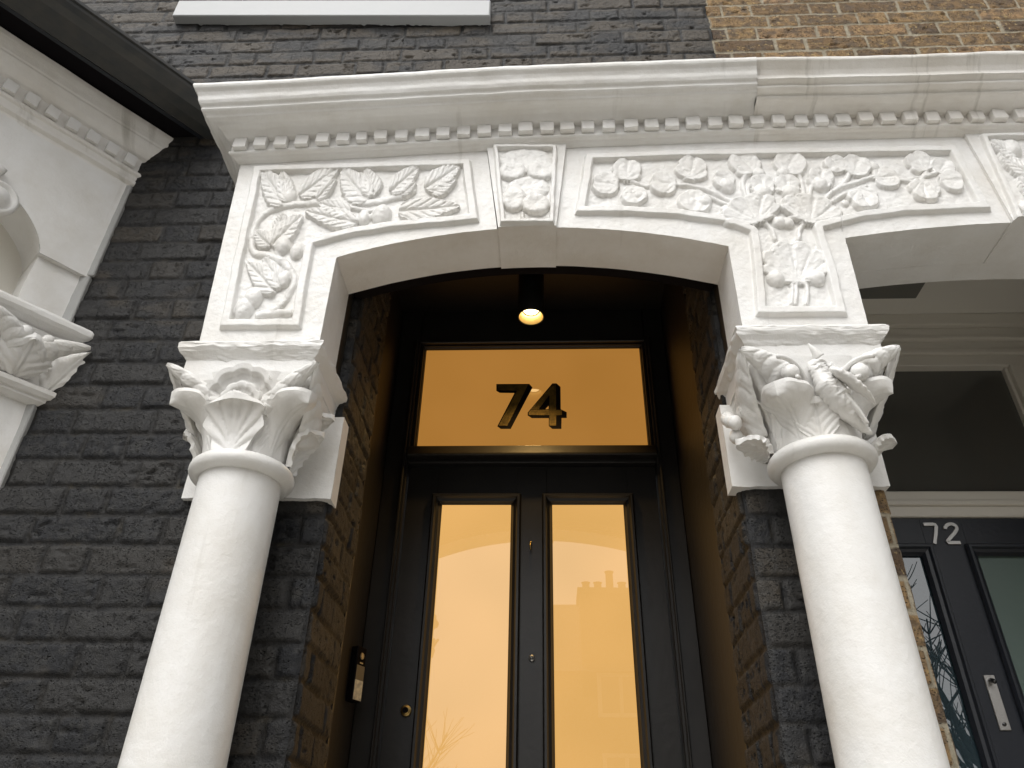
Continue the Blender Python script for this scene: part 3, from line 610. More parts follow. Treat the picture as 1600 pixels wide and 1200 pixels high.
def leaf3d(mb, sp, side, wd, cup=.3, ribs=5, depth=.004, lobes=6, th=.007, shape='broad', n=44, m_=33, palm=0):
    S_ = bez(sp, n); T = np.gradient(S_, axis=0); T /= np.linalg.norm(T, axis=1)[:, None]; side = np.array(side, float); side /= np.linalg.norm(side)
    u = np.linspace(0, 1, n)[:, None]; v = np.linspace(-1, 1, m_)[None]
    N = np.cross(side[None]+0*T, T); N /= np.linalg.norm(N, axis=1)[:, None]
    if (N[:, 1].mean() > 0): N = -N
    w_ = {'broad': (.45+.9*np.sin(np.pi*np.clip(u*.82+.08, 0, 1))**1.0)*np.clip((1-u)*4.5, 0, 1)**.5, 'spoon': (.55+.55*u)*np.clip((1-u)*4, 0, 1)**.5}[shape]
    w_ = wd*w_*(1-.10*np.abs(np.sin(np.pi*lobes*u))*np.abs(v)**3)
    rib = depth*(np.abs(np.sin(np.pi*ribs*(u-.45*np.abs(v))))-.5)*np.abs(v)**.5*1.0-depth*1.3*np.exp(-(v/.10)**2)+depth*1.8*np.exp(-(v/.045)**2)
    if palm:
        ph = np.arctan2(v*.8, u+.02)/1.35; rib = depth*(np.abs(np.cos(np.pi*ph*3.5))**.6-.5)*np.clip(np.hypot(v, u)*2, 0, 1); w_ = w_*(1+.10*np.abs(np.cos(np.pi*ph*3.5)))
    off = -cup*wd*v*v+rib
    A = S_[:, None]+side*(w_*v)[..., None]+N[:, None]*off[..., None]
    B = S_[:, None]+side*(w_*v*.96)[..., None]+N[:, None]*(off-th)[..., None]
    mb.grid(A); mb.grid(B)
    mb.grid(np.stack([A[:, 0], B[:, 0]], 1)); mb.grid(np.stack([A[:, -1], B[:, -1]], 1)); mb.grid(np.stack([A[-1], B[-1]], 1))
def horn(mb, p, r0, r1, ribs=5, seg=20, n=64, flat=.8):
    mb.tube(bez(p, n), lambda t: (r0+(r1-r0)*t)*(1-.15*math.exp(-((((t*ribs+.5) % 1)-.5)/.13)**2))*(1 if .03 < t < .97 else .6), seg, flat)
    v = mb.v[-2]; v += (.0016*np.stack([vnoise(v[:, 0]*60, v[:, 2]*60+k*9, 5+k) for k in range(3)], -1))
"""ribbed shells"""
def shell(mb, sp, face, w0, ribs=6, bulge=.02, depth=.004, n=60, m_=25, tip=.55):
    S_ = bez(sp, n); T = np.gradient(S_, axis=0); T /= np.linalg.norm(T, axis=1)[:, None]; fc = np.array(face, float)
    sd_ = np.cross(T, fc[None]); sd_ /= np.linalg.norm(sd_, axis=1)[:, None]; N = np.cross(sd_, T)
    N *= np.sign((N@fc))[:, None]
    u = np.linspace(0, 1, n)[:, None]; v = np.linspace(-1, 1, m_)[None]
    w_ = w0*(1-u*.97)**tip*np.clip(u*9+.35, 0, 1)**.5
    rib = depth*(np.abs(np.sin(np.pi*(ribs*(u+.10*v*v))))**.45-.7)
    w2 = w_*(1+.07*np.abs(np.sin(np.pi*ribs*u)))
    off = bulge*(w_/w0)*np.sqrt(np.clip(1-v*v, 0, 1))+rib*(w_/w0)**.5*np.clip((1-np.abs(v))*4, 0, 1)
    nz = .0012*vnoise(u*30+v*3, v*5+u*7, 5)
    A = S_[:, None]+sd_[:, None]*(w2*v)[..., None]+N[:, None]*(off+nz)[..., None]
    B = S_[:, None]+sd_[:, None]*(w2*v)[..., None]-N[:, None]*(.010*(1-v*v)+0*u)[..., None]
    mb.grid(A); mb.grid(B); mb.grid(np.stack([A[0], B[0]], 1))
def column(xc_, dz, label, bird):
    """dz: settlement of this column; heights below are for the middle one"""
    c = empty('porch_column', label, 'column', group='white porch columns')
    yc_ = -.122; Z = lambda z: z+dz
    mb = MB(); zz = np.linspace(.62, 2.235, 60); 
    mb.lathe([(.0935+.012*((2.235-z)/1.615)**1.2, Z(z)) for z in zz], (xc_, yc_), 56, .004); mb.build('shaft', WHITE, c, True)
    a = np.linspace(-1.9, 1.9, 16); mb = MB()
    mb.lathe([(.09, Z(2.222))]+[(.100+.021*math.cos(t), Z(2.243)+.020*math.sin(t)) for t in a]+[(.09, Z(2.262))], (xc_, yc_), 64, .012); mb.build('neck_ring', WHITE, c, True)
    mb = MB(); mb.lathe([(.115, .58+dz), (.118, .60+dz), (.112, .62+dz), (.104, .625+dz)], (xc_, yc_), 48); mb.lathe([(.14, .45), (.15, .48+dz), (.145, .52+dz), (.12, .535+dz), (.12, .555+dz), (.132, .565+dz), (.13, .585+dz), (.115, .59+dz)], (xc_, yc_), 48)
    mb.box(xc_-.17, xc_+.17, yc_-.17, .02, 0, .45, .006); mb.build('base', WHITE, c)
    x0, x1 = xc_-.180, xc_+.180
    mb = MB(); loft(mb, x0, x1, -.252, .03, [(.02, Z(2.556)), (.004, Z(2.553)), (0, Z(2.546)), (.001, Z(2.534)), (.006, Z(2.526)), (.014, Z(2.518)), (.022, Z(2.508)), (.028, Z(2.497)), (.030, Z(2.488)), (.034, Z(2.486)), (.034, Z(2.468)), (.06, Z(2.466))], .0042, int(xc_*10)+20)
    mb.box(x0+.02, x1-.02, -.23, .03, Z(2.467), Z(2.5555)); mb.build('abacus', WHITE, c, False)
    # impost block against the wall with a ragged lower edge
    ix0, ix1 = xc_-.186, xc_+.190; zb = Z(2.236)
    n = 70; s_ = np.linspace(0, 1, n)[:, None]; t_ = np.linspace(0, 1, 40)[None]; X = ix0+(ix1-ix0)*s_+0*t_; Zz = zb+(Z(2.47)-zb)*t_+(1-t_)*.0035*fbm(X*45, X*0, 7)
    mb = MB().grid(np.stack([X, -.022-.0015*fbm(X*25, Zz*25, 3)-.002*vnoise(X*5, Zz*5, 8), Zz], -1))
    for xx in (0, -1): mb.grid(np.stack([np.linspace(v_, [v_[0], .032, v_[2]], 5) for v_ in np.stack([X[xx], -.022+0*X[xx], Zz[xx]], -1)]))
    mb.grid(np.stack([np.linspace(v_, [v_[0], .03, v_[2]], 5) for v_ in np.stack([X[:, 0], -.022+0*X[:, 0], Zz[:, 0]], -1)]))
    mb.build('impost', WHITE, c, True)
    # capital: bell, leaves, corner horns
    mb = MB(); pr = [(.096, 2.255), (.097, 2.30), (.101, 2.34), (.108, 2.38), (.116, 2.42), (.123, 2.45), (.127, 2.47)]
    V = []; aa = np.linspace(0, 2*np.pi, 72, endpoint=False)
    for r_, z_ in pr:
        k = (z_-2.255)/.215; sq = 1+.22*k*(np.abs(np.sin(2*aa))**1.5)
        V.append(np.stack([xc_+r_*sq*np.cos(aa), yc_+r_*sq*np.sin(aa)*(1-.12*k), Z(z_)+0*aa], -1))
    mb.grid(np.array(V).transpose(1, 0, 2), close_u=True); loft(mb, xc_-.158, xc_+.158, -.232, .0, [(0, Z(2.469)), (.002, Z(2.45)), (.012, Z(2.42)), (.030, Z(2.385)), (.048, Z(2.345)), (.075, Z(2.31))], .002, 5); mb.build('bell', WHITE, c, True)
    def fr(ang): return np.array([math.cos(rad(ang)), math.sin(rad(ang)), 0]), np.array([-math.sin(rad(ang)), math.cos(rad(ang)), 0])
    def lf(ang, r0, r1, z0, z1, wd, **kw):
        mb = MB(); d, sd_ = fr(ang); o = np.array([xc_, yc_, 0.])
        q = lambda r, z: o+d*r+np.array([0, 0, Z(z)])
        leaf3d(mb, [q(r0, z0), q(r0+.002, z0+(z1-z0)*.55), q(r0+(r1-r0)*.35, z1-.006), q(r1, z1-kw.pop('droop', .012))], sd_, wd, **kw)
        return mb.build('leaf', WHITE, c, True)
    if not bird:
        lf(-90, .098, .150, 2.258, 2.388, .052, ribs=3, cup=-.06, depth=.007, lobes=3, th=.014, palm=1)
        for a_ in (-146, -34): lf(a_, .098, .200, 2.258, 2.392, .062, ribs=3, cup=.42, depth=.003, lobes=2, shape='spoon', droop=.014, th=.010)
        for a_ in (-184, 4): lf(a_, .100, .175, 2.262, 2.372, .040, ribs=5, cup=.2, depth=.005, lobes=4, droop=.0, th=.010)
        for a_ in (-188, 8): lf(a_, .100, .19, 2.30, 2.430, .036, ribs=5, cup=.2, depth=.005, lobes=4, droop=.0, th=.010)
        for a_ in (-118, -62): lf(a_, .096, .125, 2.258, 2.365, .026, ribs=5, cup=.1, depth=.004, lobes=5, th=.012)
    else:
        lf(-130, .098, .182, 2.258, 2.358, .068, ribs=6, cup=.42, depth=.0030, lobes=3, shape='spoon', droop=.016, th=.010)
        lf(-38, .098, .190, 2.258, 2.380, .058, ribs=4, cup=.42, depth=.003, lobes=3, shape='spoon', droop=.018, th=.010)
        lf(-104, .096, .120, 2.258, 2.35, .040, ribs=5, cup=.1, depth=.004, lobes=5, th=.012)
        for a_ in (-183, 2): lf(a_, .105, .185, 2.262, 2.315, .040, ribs=6, cup=.2, depth=.006, lobes=5, droop=.0, th=.010)
        lf(-176, .10, .17, 2.27, 2.39, .040, ribs=5, cup=.2, depth=.006, lobes=5)
    for sx in (-1, 1):
        mb = MB(); q = lambda x, y, z: (xc_+sx*x, y, Z(z))
        if not bird:
            shell(mb, [q(.064, -.205, 2.378), q(.092, -.228, 2.410), q(.130, -.245, 2.446), q(.182, -.268, 2.470)], (sx*.10, -.80, -.60), .032, 4, .022, .006)
            shell(mb, [q(.128, -.095, 2.335), q(.150, -.14, 2.38), q(.166, -.20, 2.43), q(.179, -.262, 2.468)], (sx*.95, -.15, -.45), .044, 5, .018, .005)
            mb.tube(bez([q(.052, -.196, 2.345), q(.056, -.206, 2.365), q(.070, -.215, 2.385)], 16), lambda t: .016+.006*t, 14)
        else:
            shell(mb, [q(.070, -.215, 2.405), q(.098, -.238, 2.430), q(.135, -.252, 2.456), q(.182, -.266, 2.470)], (sx*.10, -.80, -.55), .040, 5, .026, .006)
            shell(mb, [q(.128, -.085, 2.335), q(.152, -.14, 2.385), q(.168, -.20, 2.43), q(.180, -.262, 2.468)], (sx*.95, -.15, -.45), .050, 5, .020, .005)
            mb.ball(q(.078, -.262, 2.405), .021, (1, .9, 1), 24)
            mb.tube(bez([q(.020, -.205, 2.34), q(.030, -.230, 2.40), q(.052, -.262, 2.448), q(.108, -.288, 2.432)], 34), lambda t: .0085*(1-.35*t), 12)
            mb.tube(bez([q(.042, -.205, 2.31), q(.050, -.228, 2.37), q(.054, -.256, 2.395), q(.070, -.276, 2.385)], 24), lambda t: .007*(1-.3*t), 12)
            if sx < 0:
                for bp in ((.188, -.10, 2.375), (.183, -.125, 2.355), (.186, -.075, 2.395), (.178, -.10, 2.33)): mb.ball(q(*bp), .017, (1, 1, 1.15), 16)
        mb.build('corner_leaf', WHITE, c, True)
    if not bird:   # scalloped fan between the corner leaves
        mb = MB(); n = 60; th = np.linspace(0, np.pi, n)[:, None]; rr = np.linspace(0, 1, 26)[None]
        sc = .080+.012*np.sqrt(np.abs(np.sin(th*5.0)))
        prof = np.interp(rr, [0, .35, .40, .55, .60, .80, .84, 1.], [.006, .006, .012, .012, .0, .003, .016, .016])
        X = xc_+sc*rr*np.cos(th); Zz = Z(2.388)+sc*.98*rr*np.sin(th)
        Yy = -.222-prof-.022*rr*np.sin(th)
        mb.grid(np.stack([X, Yy, Zz], -1)); mb.grid(np.stack([np.stack([X[:, -1], Yy[:, -1], Zz[:, -1]], -1), np.stack([X[:, -1], Yy[:, -1]+.05, Zz[:, -1]], -1)], 1))
        mb.build('scalloped_fan', WHITE, c, True)
    else:          # serrated band, then a small carved bird climbing with folded wing
        mb = MB(); n = 160; x = np.linspace(-.11, .11, n); zt2 = 2.452+.006*np.abs(((x/.013) % 2)-1)
        mb.grid(np.stack([np.stack([xc_+x, -.200+0*x, Z(2.36)+0*x], -1), np.stack([xc_+x, -.226+0*x, Z(zt2)], -1), np.stack([xc_+x, -.208+0*x, Z(zt2)+.001], -1)], 1)); mb.build('serrated_band', WHITE, c, True)
        q = lambda x, y, z: (xc_+x, y, Z(z)); mb = MB()
        body = bez([q(.085, -.215, 2.268), q(.020, -.240, 2.33), q(-.012, -.248, 2.39), q(-.010, -.246, 2.450)], 120)
        mb.tube(body, lambda t: 1.0* float(np.interp(t, [0, .12, .35, .58, .76, .86, .95, 1], [.007, .017, .034, .042, .026, .025, .020, .006])), 40, .75)
        v0 = mb.v[0]; nn_ = .0075*np.abs(vnoise(v0[:, 0]*150, v0[:, 2]*150, 5))+.002*vnoise(v0[:, 0]*60, v0[:, 2]*60, 6); v0[:, 1] -= nn_; v0[:, 0] += nn_*.5
        mb.tube(bez([q(-.002, -.255, 2.452), q(-.014, -.262, 2.470), q(-.022, -.262, 2.487)], 12), lambda t: .012*(1-t)+.0015, 12)
        mb.tube(bez([q(.006, -.280, 2.400), q(.030, -.292, 2.375), q(.060, -.282, 2.345), q(.092, -.262, 2.318)], 44), lambda t: float(np.interp(t, [0, .2, .6, 1], [.012, .026, .020, .004])), 24, .45)
        v0 = mb.v[-2]; v0[:, 1] -= .006*np.abs(vnoise(v0[:, 0]*150, v0[:, 2]*150, 6))
        mb.tube(bez([q(.030, -.262, 2.345), q(.050, -.262, 2.31), q(.068, -.250, 2.275)], 20), lambda t: .014*(1-.5*t), 14, .6)
        mb.tube(bez([q(.022, -.235, 2.44), q(.04, -.235, 2.425), q(.058, -.232, 2.418)], 12), lambda t: .014*(1-.8*t), 10)
        mb.build('carved_bird', WHITE, c, True)
    return c
column(-.722, -.030, 'white round column left of doorway 74, leaf capital with scalloped fan', False)
column(.634, 0, 'white round column between doorways 74 and 72, capital carved with a bird', True)
column(2.00, 0, 'white round column beyond the right side of doorway 72', False)
# ------------------------------------------------------------ door 74
YD = .898; LX0, LX1, LT = -.530, .4095, 2.770
FZ0, FZ1 = 2.848, 3.338
door = empty('front_door', 'black front door with two tall lit amber glass panes and numbered fanlight', 'door')
mb = MB(); mb.box(-.621, LX0-.003, .864, 1.0, .60, 3.519, .003).box(LX1+.003, .493, .864, 1.0, .60, 3.519, .003).box(LX0-.003, LX1+.003, .867, 1.0, FZ1+.009, 3.519, .003)
mb.box(LX0-.003, LX0+.011, .881, 1.0, FZ0, FZ1+.008, .002).box(LX1-.009, LX1+.003, .881, 1.0, FZ0, FZ1+.008, .002)
mb.box(-.553, LX0-.013, .852, .865, .60, 3.36, .003).box(LX1+.013, .432, .852, .865, .60, 3.36, .003)
mb.build('frame', BPAINT, door)
MB().grid(np.array([[(x_, 1.0, 2.790), (x_, .838, 2.790), (x_, .834, 2.793), (x_, .834, 2.799), (x_, .858, 2.841), (x_, .866, 2.847), (x_, 1.0, 2.847)] for x_ in (LX0-.003, LX1+.003)])).box(LX0-.002, LX1+.002, .870, .99, 2.775, 2.790, .002).build('transom', BPAINT, door)
G = [(-.394, -.1355), (.018, .281)]; GT, GB = 2.615, 1.35
mb = MB(); xs = [LX0, G[0][0]-.02, G[0][1]+.02, G[1][0]-.02, G[1][1]+.02, LX1]
for k in (0, 2, 4): mb.box(xs[k], xs[k+1], YD, YD+.045, .62, LT, .0015)
for k in (1, 3):
    for z0, z1 in ((.62, .80), (1.20, GB-.02), (GT+.02, LT)): mb.box(xs[k], xs[k+1], YD+.0005, YD+.0445, z0, z1)
    mb.box(xs[k]+.001, xs[k+1]-.001, YD+.018, YD+.03, .78, 1.22)
leaf = mb.build('door_leaf', BPAINT, door)
def frame_mould(x0, x1, z0, z1, y, matl, par, w_=.034, dp=.018, nm='pane_moulding'):
    prof = [(0, 0), (0, -dp*.6), (.15*w_, -dp), (.35*w_, -dp), (.5*w_, -dp*.55), (.75*w_, -dp*.35), (.85*w_, -dp*.05), (w_, .3*dp)]
    V = []
    for o, d in prof: V.append([(x0+o, y+d, z0+o), (x1-o, y+d, z0+o), (x1-o, y+d, z1-o), (x0+o, y+d, z1-o)])
    V = np.array(V).transpose(1, 0, 2); return MB().grid(V, close_u=True).build(nm, matl, par)
for g0, g1 in G:
    frame_mould(g0-.038, g1+.038, GB-.038, GT+.038, YD, BPAINT, door, .038, .022)
    MB().box(g0-.02, g1+.02, YD+.014, YD+.02, GB-.02, GT+.02).build('glass_pane', PANEG, door)
    frame_mould(g0-.034, g1+.034, .77, 1.22, YD, BPAINT, door, nm='panel_moulding')
frame_mould(LX0+.006, LX1-.004, FZ0, FZ1+.008, .898, BPAINT, door, .014, .014, 'fanlight_bead')
fan = MB().box(LX0+.004, LX1-.003, .912, .918, FZ0+.001, FZ1+.007).build('fanlight_glass', FANG, door)
def tr(pts, y): return [PX(750+a/10., 570+b__/10., y) for a, b__ in pts]
yb = .9105
mb = MB(); mb.poly(tr([(255, 300), (770, 298), (820, 355), (740, 505), (480, 1000), (325, 1000), (270, 960), (540, 440), (310, 437), (255, 405)], yb), yb, .001)
mb.poly(tr([(1130, 290), (1195, 290), (1258, 345), (1262, 695), (1355, 740), (1355, 830), (1275, 830), (1272, 1000), (1130, 1000), (1075, 955), (1075, 832), (810, 832), (745, 790), (745, 745)], yb), yb, .001)
num = mb.build('house_number', DBLACK, fan)
mb = MB(); yg = .9096
mb.poly(tr([(272, 314), (748, 314), (706, 402), (425, 952), (293, 948), (578, 402), (272, 400)], yg), yg, .0006)
mb.poly(tr([(1118, 330), (1135, 302), (1190, 302), (1190, 950), (1085, 950), (1085, 470), (915, 695), (790, 695)], yg), yg, .0006)
mb.poly(tr([(762, 745), (795, 700), (1280, 705), (1280, 785), (762, 785)], yg-.0004), yg-.0004, .0003)
mb.build('gilt_digits', GOLD, fan)
MB().poly(tr([(1022, 693), (1072, 693), (1072, 640)], yg-.0006), yg-.0006, .0004).build('number_gap', FANG, fan)
def disc(mb, c, r, y0, y1, seg=28):   # short cylinder facing -y with rounded rim
    a = np.linspace(0, 2*np.pi, seg, endpoint=False); V = []
    for rr, yy in ((r*.98, y1), (r, y1-.001), (r, y0+.002), (r*.9, y0), (r*.0, y0)): V.append(np.stack([c[0]+rr*np.cos(a), yy+0*a, c[1]+rr*np.sin(a)], -1))
    return mb.grid(np.array(V).transpose(1, 0, 2), close_u=True)
lk = PX(634, 1110, .888); mb = MB(); disc(mb, lk, .0175, .888, .899); disc(mb, lk, .013, .882, .890); o = mb.build('door_lock', BRASS, door, True)
mb = MB(); disc(mb, lk, .0095, .8805, .884); mb.box(lk[0]-.0014, lk[0]+.0014, .8795, .882, lk[1]-.006, lk[1]+.006); mb.build('key_cylinder', DBLACK, o)
sp_ = PX(831, 1028, .89); mb = MB(); disc(mb, sp_, .0108, .890, .899); o = mb.build('spyhole', CHROME, door, True); mb = MB(); disc(mb, sp_, .0062, .8885, .892); mb.build('lens', DARKG, o, True)
hk = PX(829, 848, .893)
mb = MB(); disc(mb, hk, .0045, .891, .899, 14); mb.tube(bez([(hk[0], .894, hk[1]), (hk[0], .870, hk[1]-.004), (hk[0], .868, hk[1]-.036), (hk[0], .882, hk[1]-.030)], 20), .0028, 8); mb.build('wreath_hook', BRASS, door, True)
# ------------------------------------------------------------ porch lamp
lx, ly, lz = -.0585, .632, 3.290
lamp = empty('porch_downlight', 'black cylinder downlight shining warm under the black porch ceiling', 'ceiling lamp')
mb = MB(); mb.lathe([(0, 3.5195), (.052, 3.5195), (.052, lz+.001), (.0505, lz), (.0475, lz+.002), (.036, lz+.034), (.030, lz+.040)], (lx, ly), 40); mb.build('body', simple('black lamp body', (.012, .012, .012), .4), lamp, True)
mb = MB(); mb.lathe([(.0473, lz+.0016), (.042, lz+.014), (.0355, lz+.0335)], (lx, ly), 40); mb.build('reflector', simple('warm reflector', (.75, .62, .36), .35, .6), lamp, True)
M_, t_, b_s = mat('lamp bulb'); b_s.inputs['Emission Color'].default_value = (1, .72, .33, 1); b_s.inputs['Emission Strength'].default_value = 9
mb = MB(); mb.ball((lx, ly, lz+.038), .030, (1, 1, .35), 20); mb.build('bulb', M_, lamp, True)
ld = bpy.data.lights.new('lamp_light', 'SPOT'); ld.energy = 11; ld.color = (1, .62, .22); ld.spot_size = rad(98); ld.spot_blend = .5; ld.shadow_soft_size = .022
lo = bpy.data.objects.new('lamp_light', ld); COL.objects.link(lo); lo.location = (lx, ly, lz+.012); lo.parent = lamp
# ------------------------------------------------------------ video doorbell on the side lining
bell = empty('video_doorbell', 'slim black video doorbell with pale button plate on the porch side wall', 'doorbell')
def bellx(v):   # local x along the face, y depth into the wall, z up
    a_ = rad(64); t_ = np.array([math.cos(a_), math.sin(a_)]); n_ = np.array([-math.sin(a_), math.cos(a_)])
    p = P(560.5, 1008, .725); o = np.array([p[0], .725]); q = v.copy(); q[:, :2] = o+v[:, :1]*t_+v[:, 1:2]*n_; return q
bz = P(560.5, 1008, .725)[2]
MB().box(0, .045, 0, .034, bz-.163, bz, .003).xf(bellx).build('body', DBLACK, bell)
MB().box(.0035, .0415, -.0012, .001, bz-.101, bz-.058).xf(bellx).build('button_plate', simple('taupe plastic', (.16, .13, .085), .4), bell)
MB().box(.0035, .0415, -.0015, .001, bz-.160, bz-.102).xf(bellx).build('label_plate', LPLATE, bell)
mb = MB(); a = np.linspace(0, 2*np.pi, 18, endpoint=False); mb.grid(np.array([np.stack([.0225+r_*np.cos(a), yy+0*a, bz-.029+r_*np.sin(a)], -1) for r_, yy in ((.010, .0), (.010, -.002), (.0065, -.003), (0, -.003))]).transpose(1, 0, 2), close_u=True)
mb.box(.016, .031, -.001, .0, bz-.052, bz-.048); mb.xf(bellx).build('camera_lens', CHROME, bell)
# ------------------------------------------------------------ door 72
YE = .70
door2 = empty('front_door', 'dark navy front door with silver 72 numerals under a white framed fanlight', 'door')
mb = MB()
mb.box(X2+.0, 1.0, YE-.02, .86, .45, 3.08, .003).box(1.7226, X3, YE-.02, .86, .45, 3.08, .003)
for k, (z0, z1, yy) in enumerate(((3.080, 3.128, .685), (3.128, 3.150, .672), (3.150, 3.188, .680), (3.188, 3.206, .662), (3.206, 3.246, .670), (3.246, 3.2995, .648))): mb.box(X2, X3, yy, .86, z0, z1, .003)
mb.box(1.0, 1.012, .70, .86, 2.566, 3.08, .002).box(1.711, 1.7226, .70, .86, 2.566, 3.08, .002)
mb.build('frame', WGLOSS, door2)
mb = MB(); mb.box(1.0, 1.7226, .690, .86, 2.474, 2.512, .003).box(1.0, 1.7226, .680, .86, 2.512, 2.530, .003).box(1.0, 1.7226, .688, .86, 2.530, 2.566, .003); mb.build('transom', WGLOSS, door2)
MB().box(1.0, 1.7226, .722, .728, 2.56, 3.09).build('fanlight_glass', DARKG, door2)
G2 = [(.985, 1.214), (1.387, 1.616)]; T2, B2 = 2.344, 1.15; xs = [.885, .965, 1.234, 1.367, 1.636, 1.715]; mb = MB()
for k in (0, 2, 4): mb.box(xs[k], xs[k+1], YE, YE+.045, .47, 2.471, .0015)
for k in (1, 3):
    for z0, z1 in ((.47, .62), (1.02, B2-.02), (T2+.02, 2.471)): mb.box(xs[k], xs[k+1], YE+.0005, YE+.0445, z0, z1)
    mb.box(xs[k]+.001, xs[k+1]-.001, YE+.018, YE+.03, .60, 1.04)
mb.build('door_leaf', NAVY, door2)
for i, (g0, g1) in enumerate(G2):
    frame_mould(g0-.034, g1+.034, B2-.034, T2+.034, YE, NAVY, door2, .036, .02)
    MB().box(g0-.02, g1+.02, YE+.014, YE+.02, B2-.02, T2+.02).build('glass_pane', CLEARG if i == 0 else GREENG, door2, label='clear pane reflecting branches' if i == 0 else 'grey green obscured pane')
def ribbon(pl, wd, y, t):
    pl = np.array(pl, float); T = np.gradient(pl, axis=0); T /= np.linalg.norm(T, axis=1)[:, None]; N = np.stack([-T[:, 1], T[:, 0]], -1)*wd/2
    A = pl+N; B = pl-N; f3 = lambda q, yy: np.stack([q[:, 0], yy+0*q[:, 0], q[:, 1]], -1)
    return MB().grid(np.stack([f3(A, y+t), f3(A, y+.001), f3(A-N*.15, y), f3(B+N*.15, y), f3(B, y+.001), f3(B, y+t), f3(A, y+t)], 1)).add([f3(A, y+.001)[0], f3(B, y+.001)[0], f3(B, y+t)[0], f3(A, y+t)[0]], [(0, 1, 2, 3)]).add([f3(A, y+.001)[-1], f3(B, y+.001)[-1], f3(B, y+t)[-1], f3(A, y+t)[-1]], [(0, 1, 2, 3)])
yn = YE-.006
def t72(x, y): return PX(1380+x/2.857, 780+y/2.857, yn)
d7 = [t72(*p) for p in ((180, 111), (205, 111), (222, 111), (232, 113), (237, 120), (236, 150), (233, 175), (231, 198))]
d2 = [t72(270+38*0+30+30*math.cos(a_), 134-22*math.sin(a_)) if False else t72(303+26*math.cos(a_), 130-20*math.sin(a_)) for a_ in np.linspace(rad(185), rad(-30), 16)]+[t72(*p) for p in ((318, 152), (305, 166), (293, 180), (288, 189), (292, 193), (310, 193), (346, 193))]
for dd in (d7, d2): ribbon(dd, .0118, yn, .0055).build('numeral', CHROME, door2)
pa, pb = PX(1544, 1054, YE-.008), PX(1574, 1141, YE-.008); cx_ = (pa[0]+pb[0])/2
o = MB().box(cx_-.016, cx_+.016, YE-.006, YE+.0005, pb[1], pa[1], .0015).build('door_plate', CHROME, door2)
mb = MB(); mb.tube(bez([(cx_, YE-.006, pa[1]-.016), (cx_, YE-.02, pa[1]-.018), (cx_+.001, YE-.026, pa[1]-.026)], 10), lambda t: .0075-.002*t, 12); disc(mb, (cx_, pb[1]+.016), .0055, YE-.010, YE-.005, 16); mb.build('knob', simple('dark steel', (.10, .10, .10), .3, 1.), o, True)
# ------------------------------------------------------------ bay window at the left
bay = empty('bay_window', 'white painted bay window corner with dentil cornice left of the brick wall', 'bay window')
AB = rad(50); bd = np.array([-math.cos(AB), -math.sin(AB)]); bn = np.array([math.sin(AB), -math.cos(AB)]); BX = -1.39
def bx(v):     # local x = s along the bay from the wall, y = -off, z
    q = v.copy(); q[:, :2] = np.array([BX, 0])+v[:, :1]*bd-v[:, 1:2]*bn; return q
S1 = 1.0
# frieze slab with arch over the window
sx_ = np.r_[np.linspace(-.10, .158, 12), np.linspace(.16, .84, 50), np.linspace(.842, S1, 8)]
lowz = np.where((sx_ > .159) & (sx_ < .841), 2.952+.20*np.clip(1-((sx_-.5)/.342)**2, 0, 1)**.62, 2.952)
mb = MB(); sx2 = sx_[:, None]; tt = np.linspace(0, 1, 24)[None]; Zf = lowz[:, None]+(3.36-lowz[:, None])*tt
mb.grid(np.stack([sx2+0*tt, -.002*vnoise(sx2*6+0*tt, Zf*6, 3)-.0012*fbm(sx2*30+0*tt, Zf*30, 5), Zf], -1))
mb.grid(np.stack([np.stack([sx_, 0*sx_, lowz], -1), np.stack([sx_, 0*sx_+.34, lowz], -1)], 1)); mb.xf(bx).build('frieze', WHITE, bay, True)
mb = MB(); hp = [(s_, -.012, z_+.035) for s_, z_ in zip(sx_[24:52], lowz[24:52])]
mb.tube(np.array([(s_, y_, z_-.012) for s_, y_, z_ in hp]), .014, 10); mb.xf(bx).build('hood_mould', WHITE, bay, True)
mb = MB(); a = np.linspace(0, 2*np.pi, 28, endpoint=False); mb.grid(np.array([np.stack([.315+r_*np.cos(a), yy+0*a, 3.055+r_*np.sin(a)], -1) for r_, yy in ((.058, 0), (.058, -.014), (.048, -.02), (.042, -.012), (.036, -.012), (.030, -.024), (0, -.03))]).transpose(1, 0, 2), close_u=True); mb.xf(bx).build('roundel', WHITE, bay, True)
rbox(-.02, .156, .014, .34, 2.735, 2.953, .004, 12, .0015, 3).xf(bx).build('pilaster_block', WHITE, bay, True)
def bloft(x0, x1, y0, prof, nm, amp=.002, seed=4):
    mb = MB(); loft(mb, x0, x1, y0, .14, prof, amp, seed); mb.xf(bx).build(nm, WHITE, bay, True)
bloft(-.05, .215, -.062, [(.07, 2.76), (.02, 2.752), (.006, 2.746), (0, 2.736), (.001, 2.722), (.008, 2.712), (.02, 2.700), (.03, 2.690), (.034, 2.680), (.05, 2.678)], 'pilaster_abacus')
bloft(-.03, .190, -.035, [(.055, 2.54), (.012, 2.538), (0, 2.530), (0, 2.518), (.008, 2.508), (.016, 2.506), (.016, 2.498), (.03, 2.49), (.06, 2.488)], 'pilaster_ring', .0012)
mb = MB(); loft(mb, -.020, .192, -.030, .14, [(.028, 2.53), (.020, 2.58), (.006, 2.63), (-.012, 2.69)], .003, 6)
leaf3d(mb, [(.180, -.02, 2.538), (.19, -.06, 2.58), (.195, -.065, 2.63), (.198, -.095, 2.655)], (.8, -.3, 0), .055, cup=.35, ribs=4, depth=.004, th=.014)
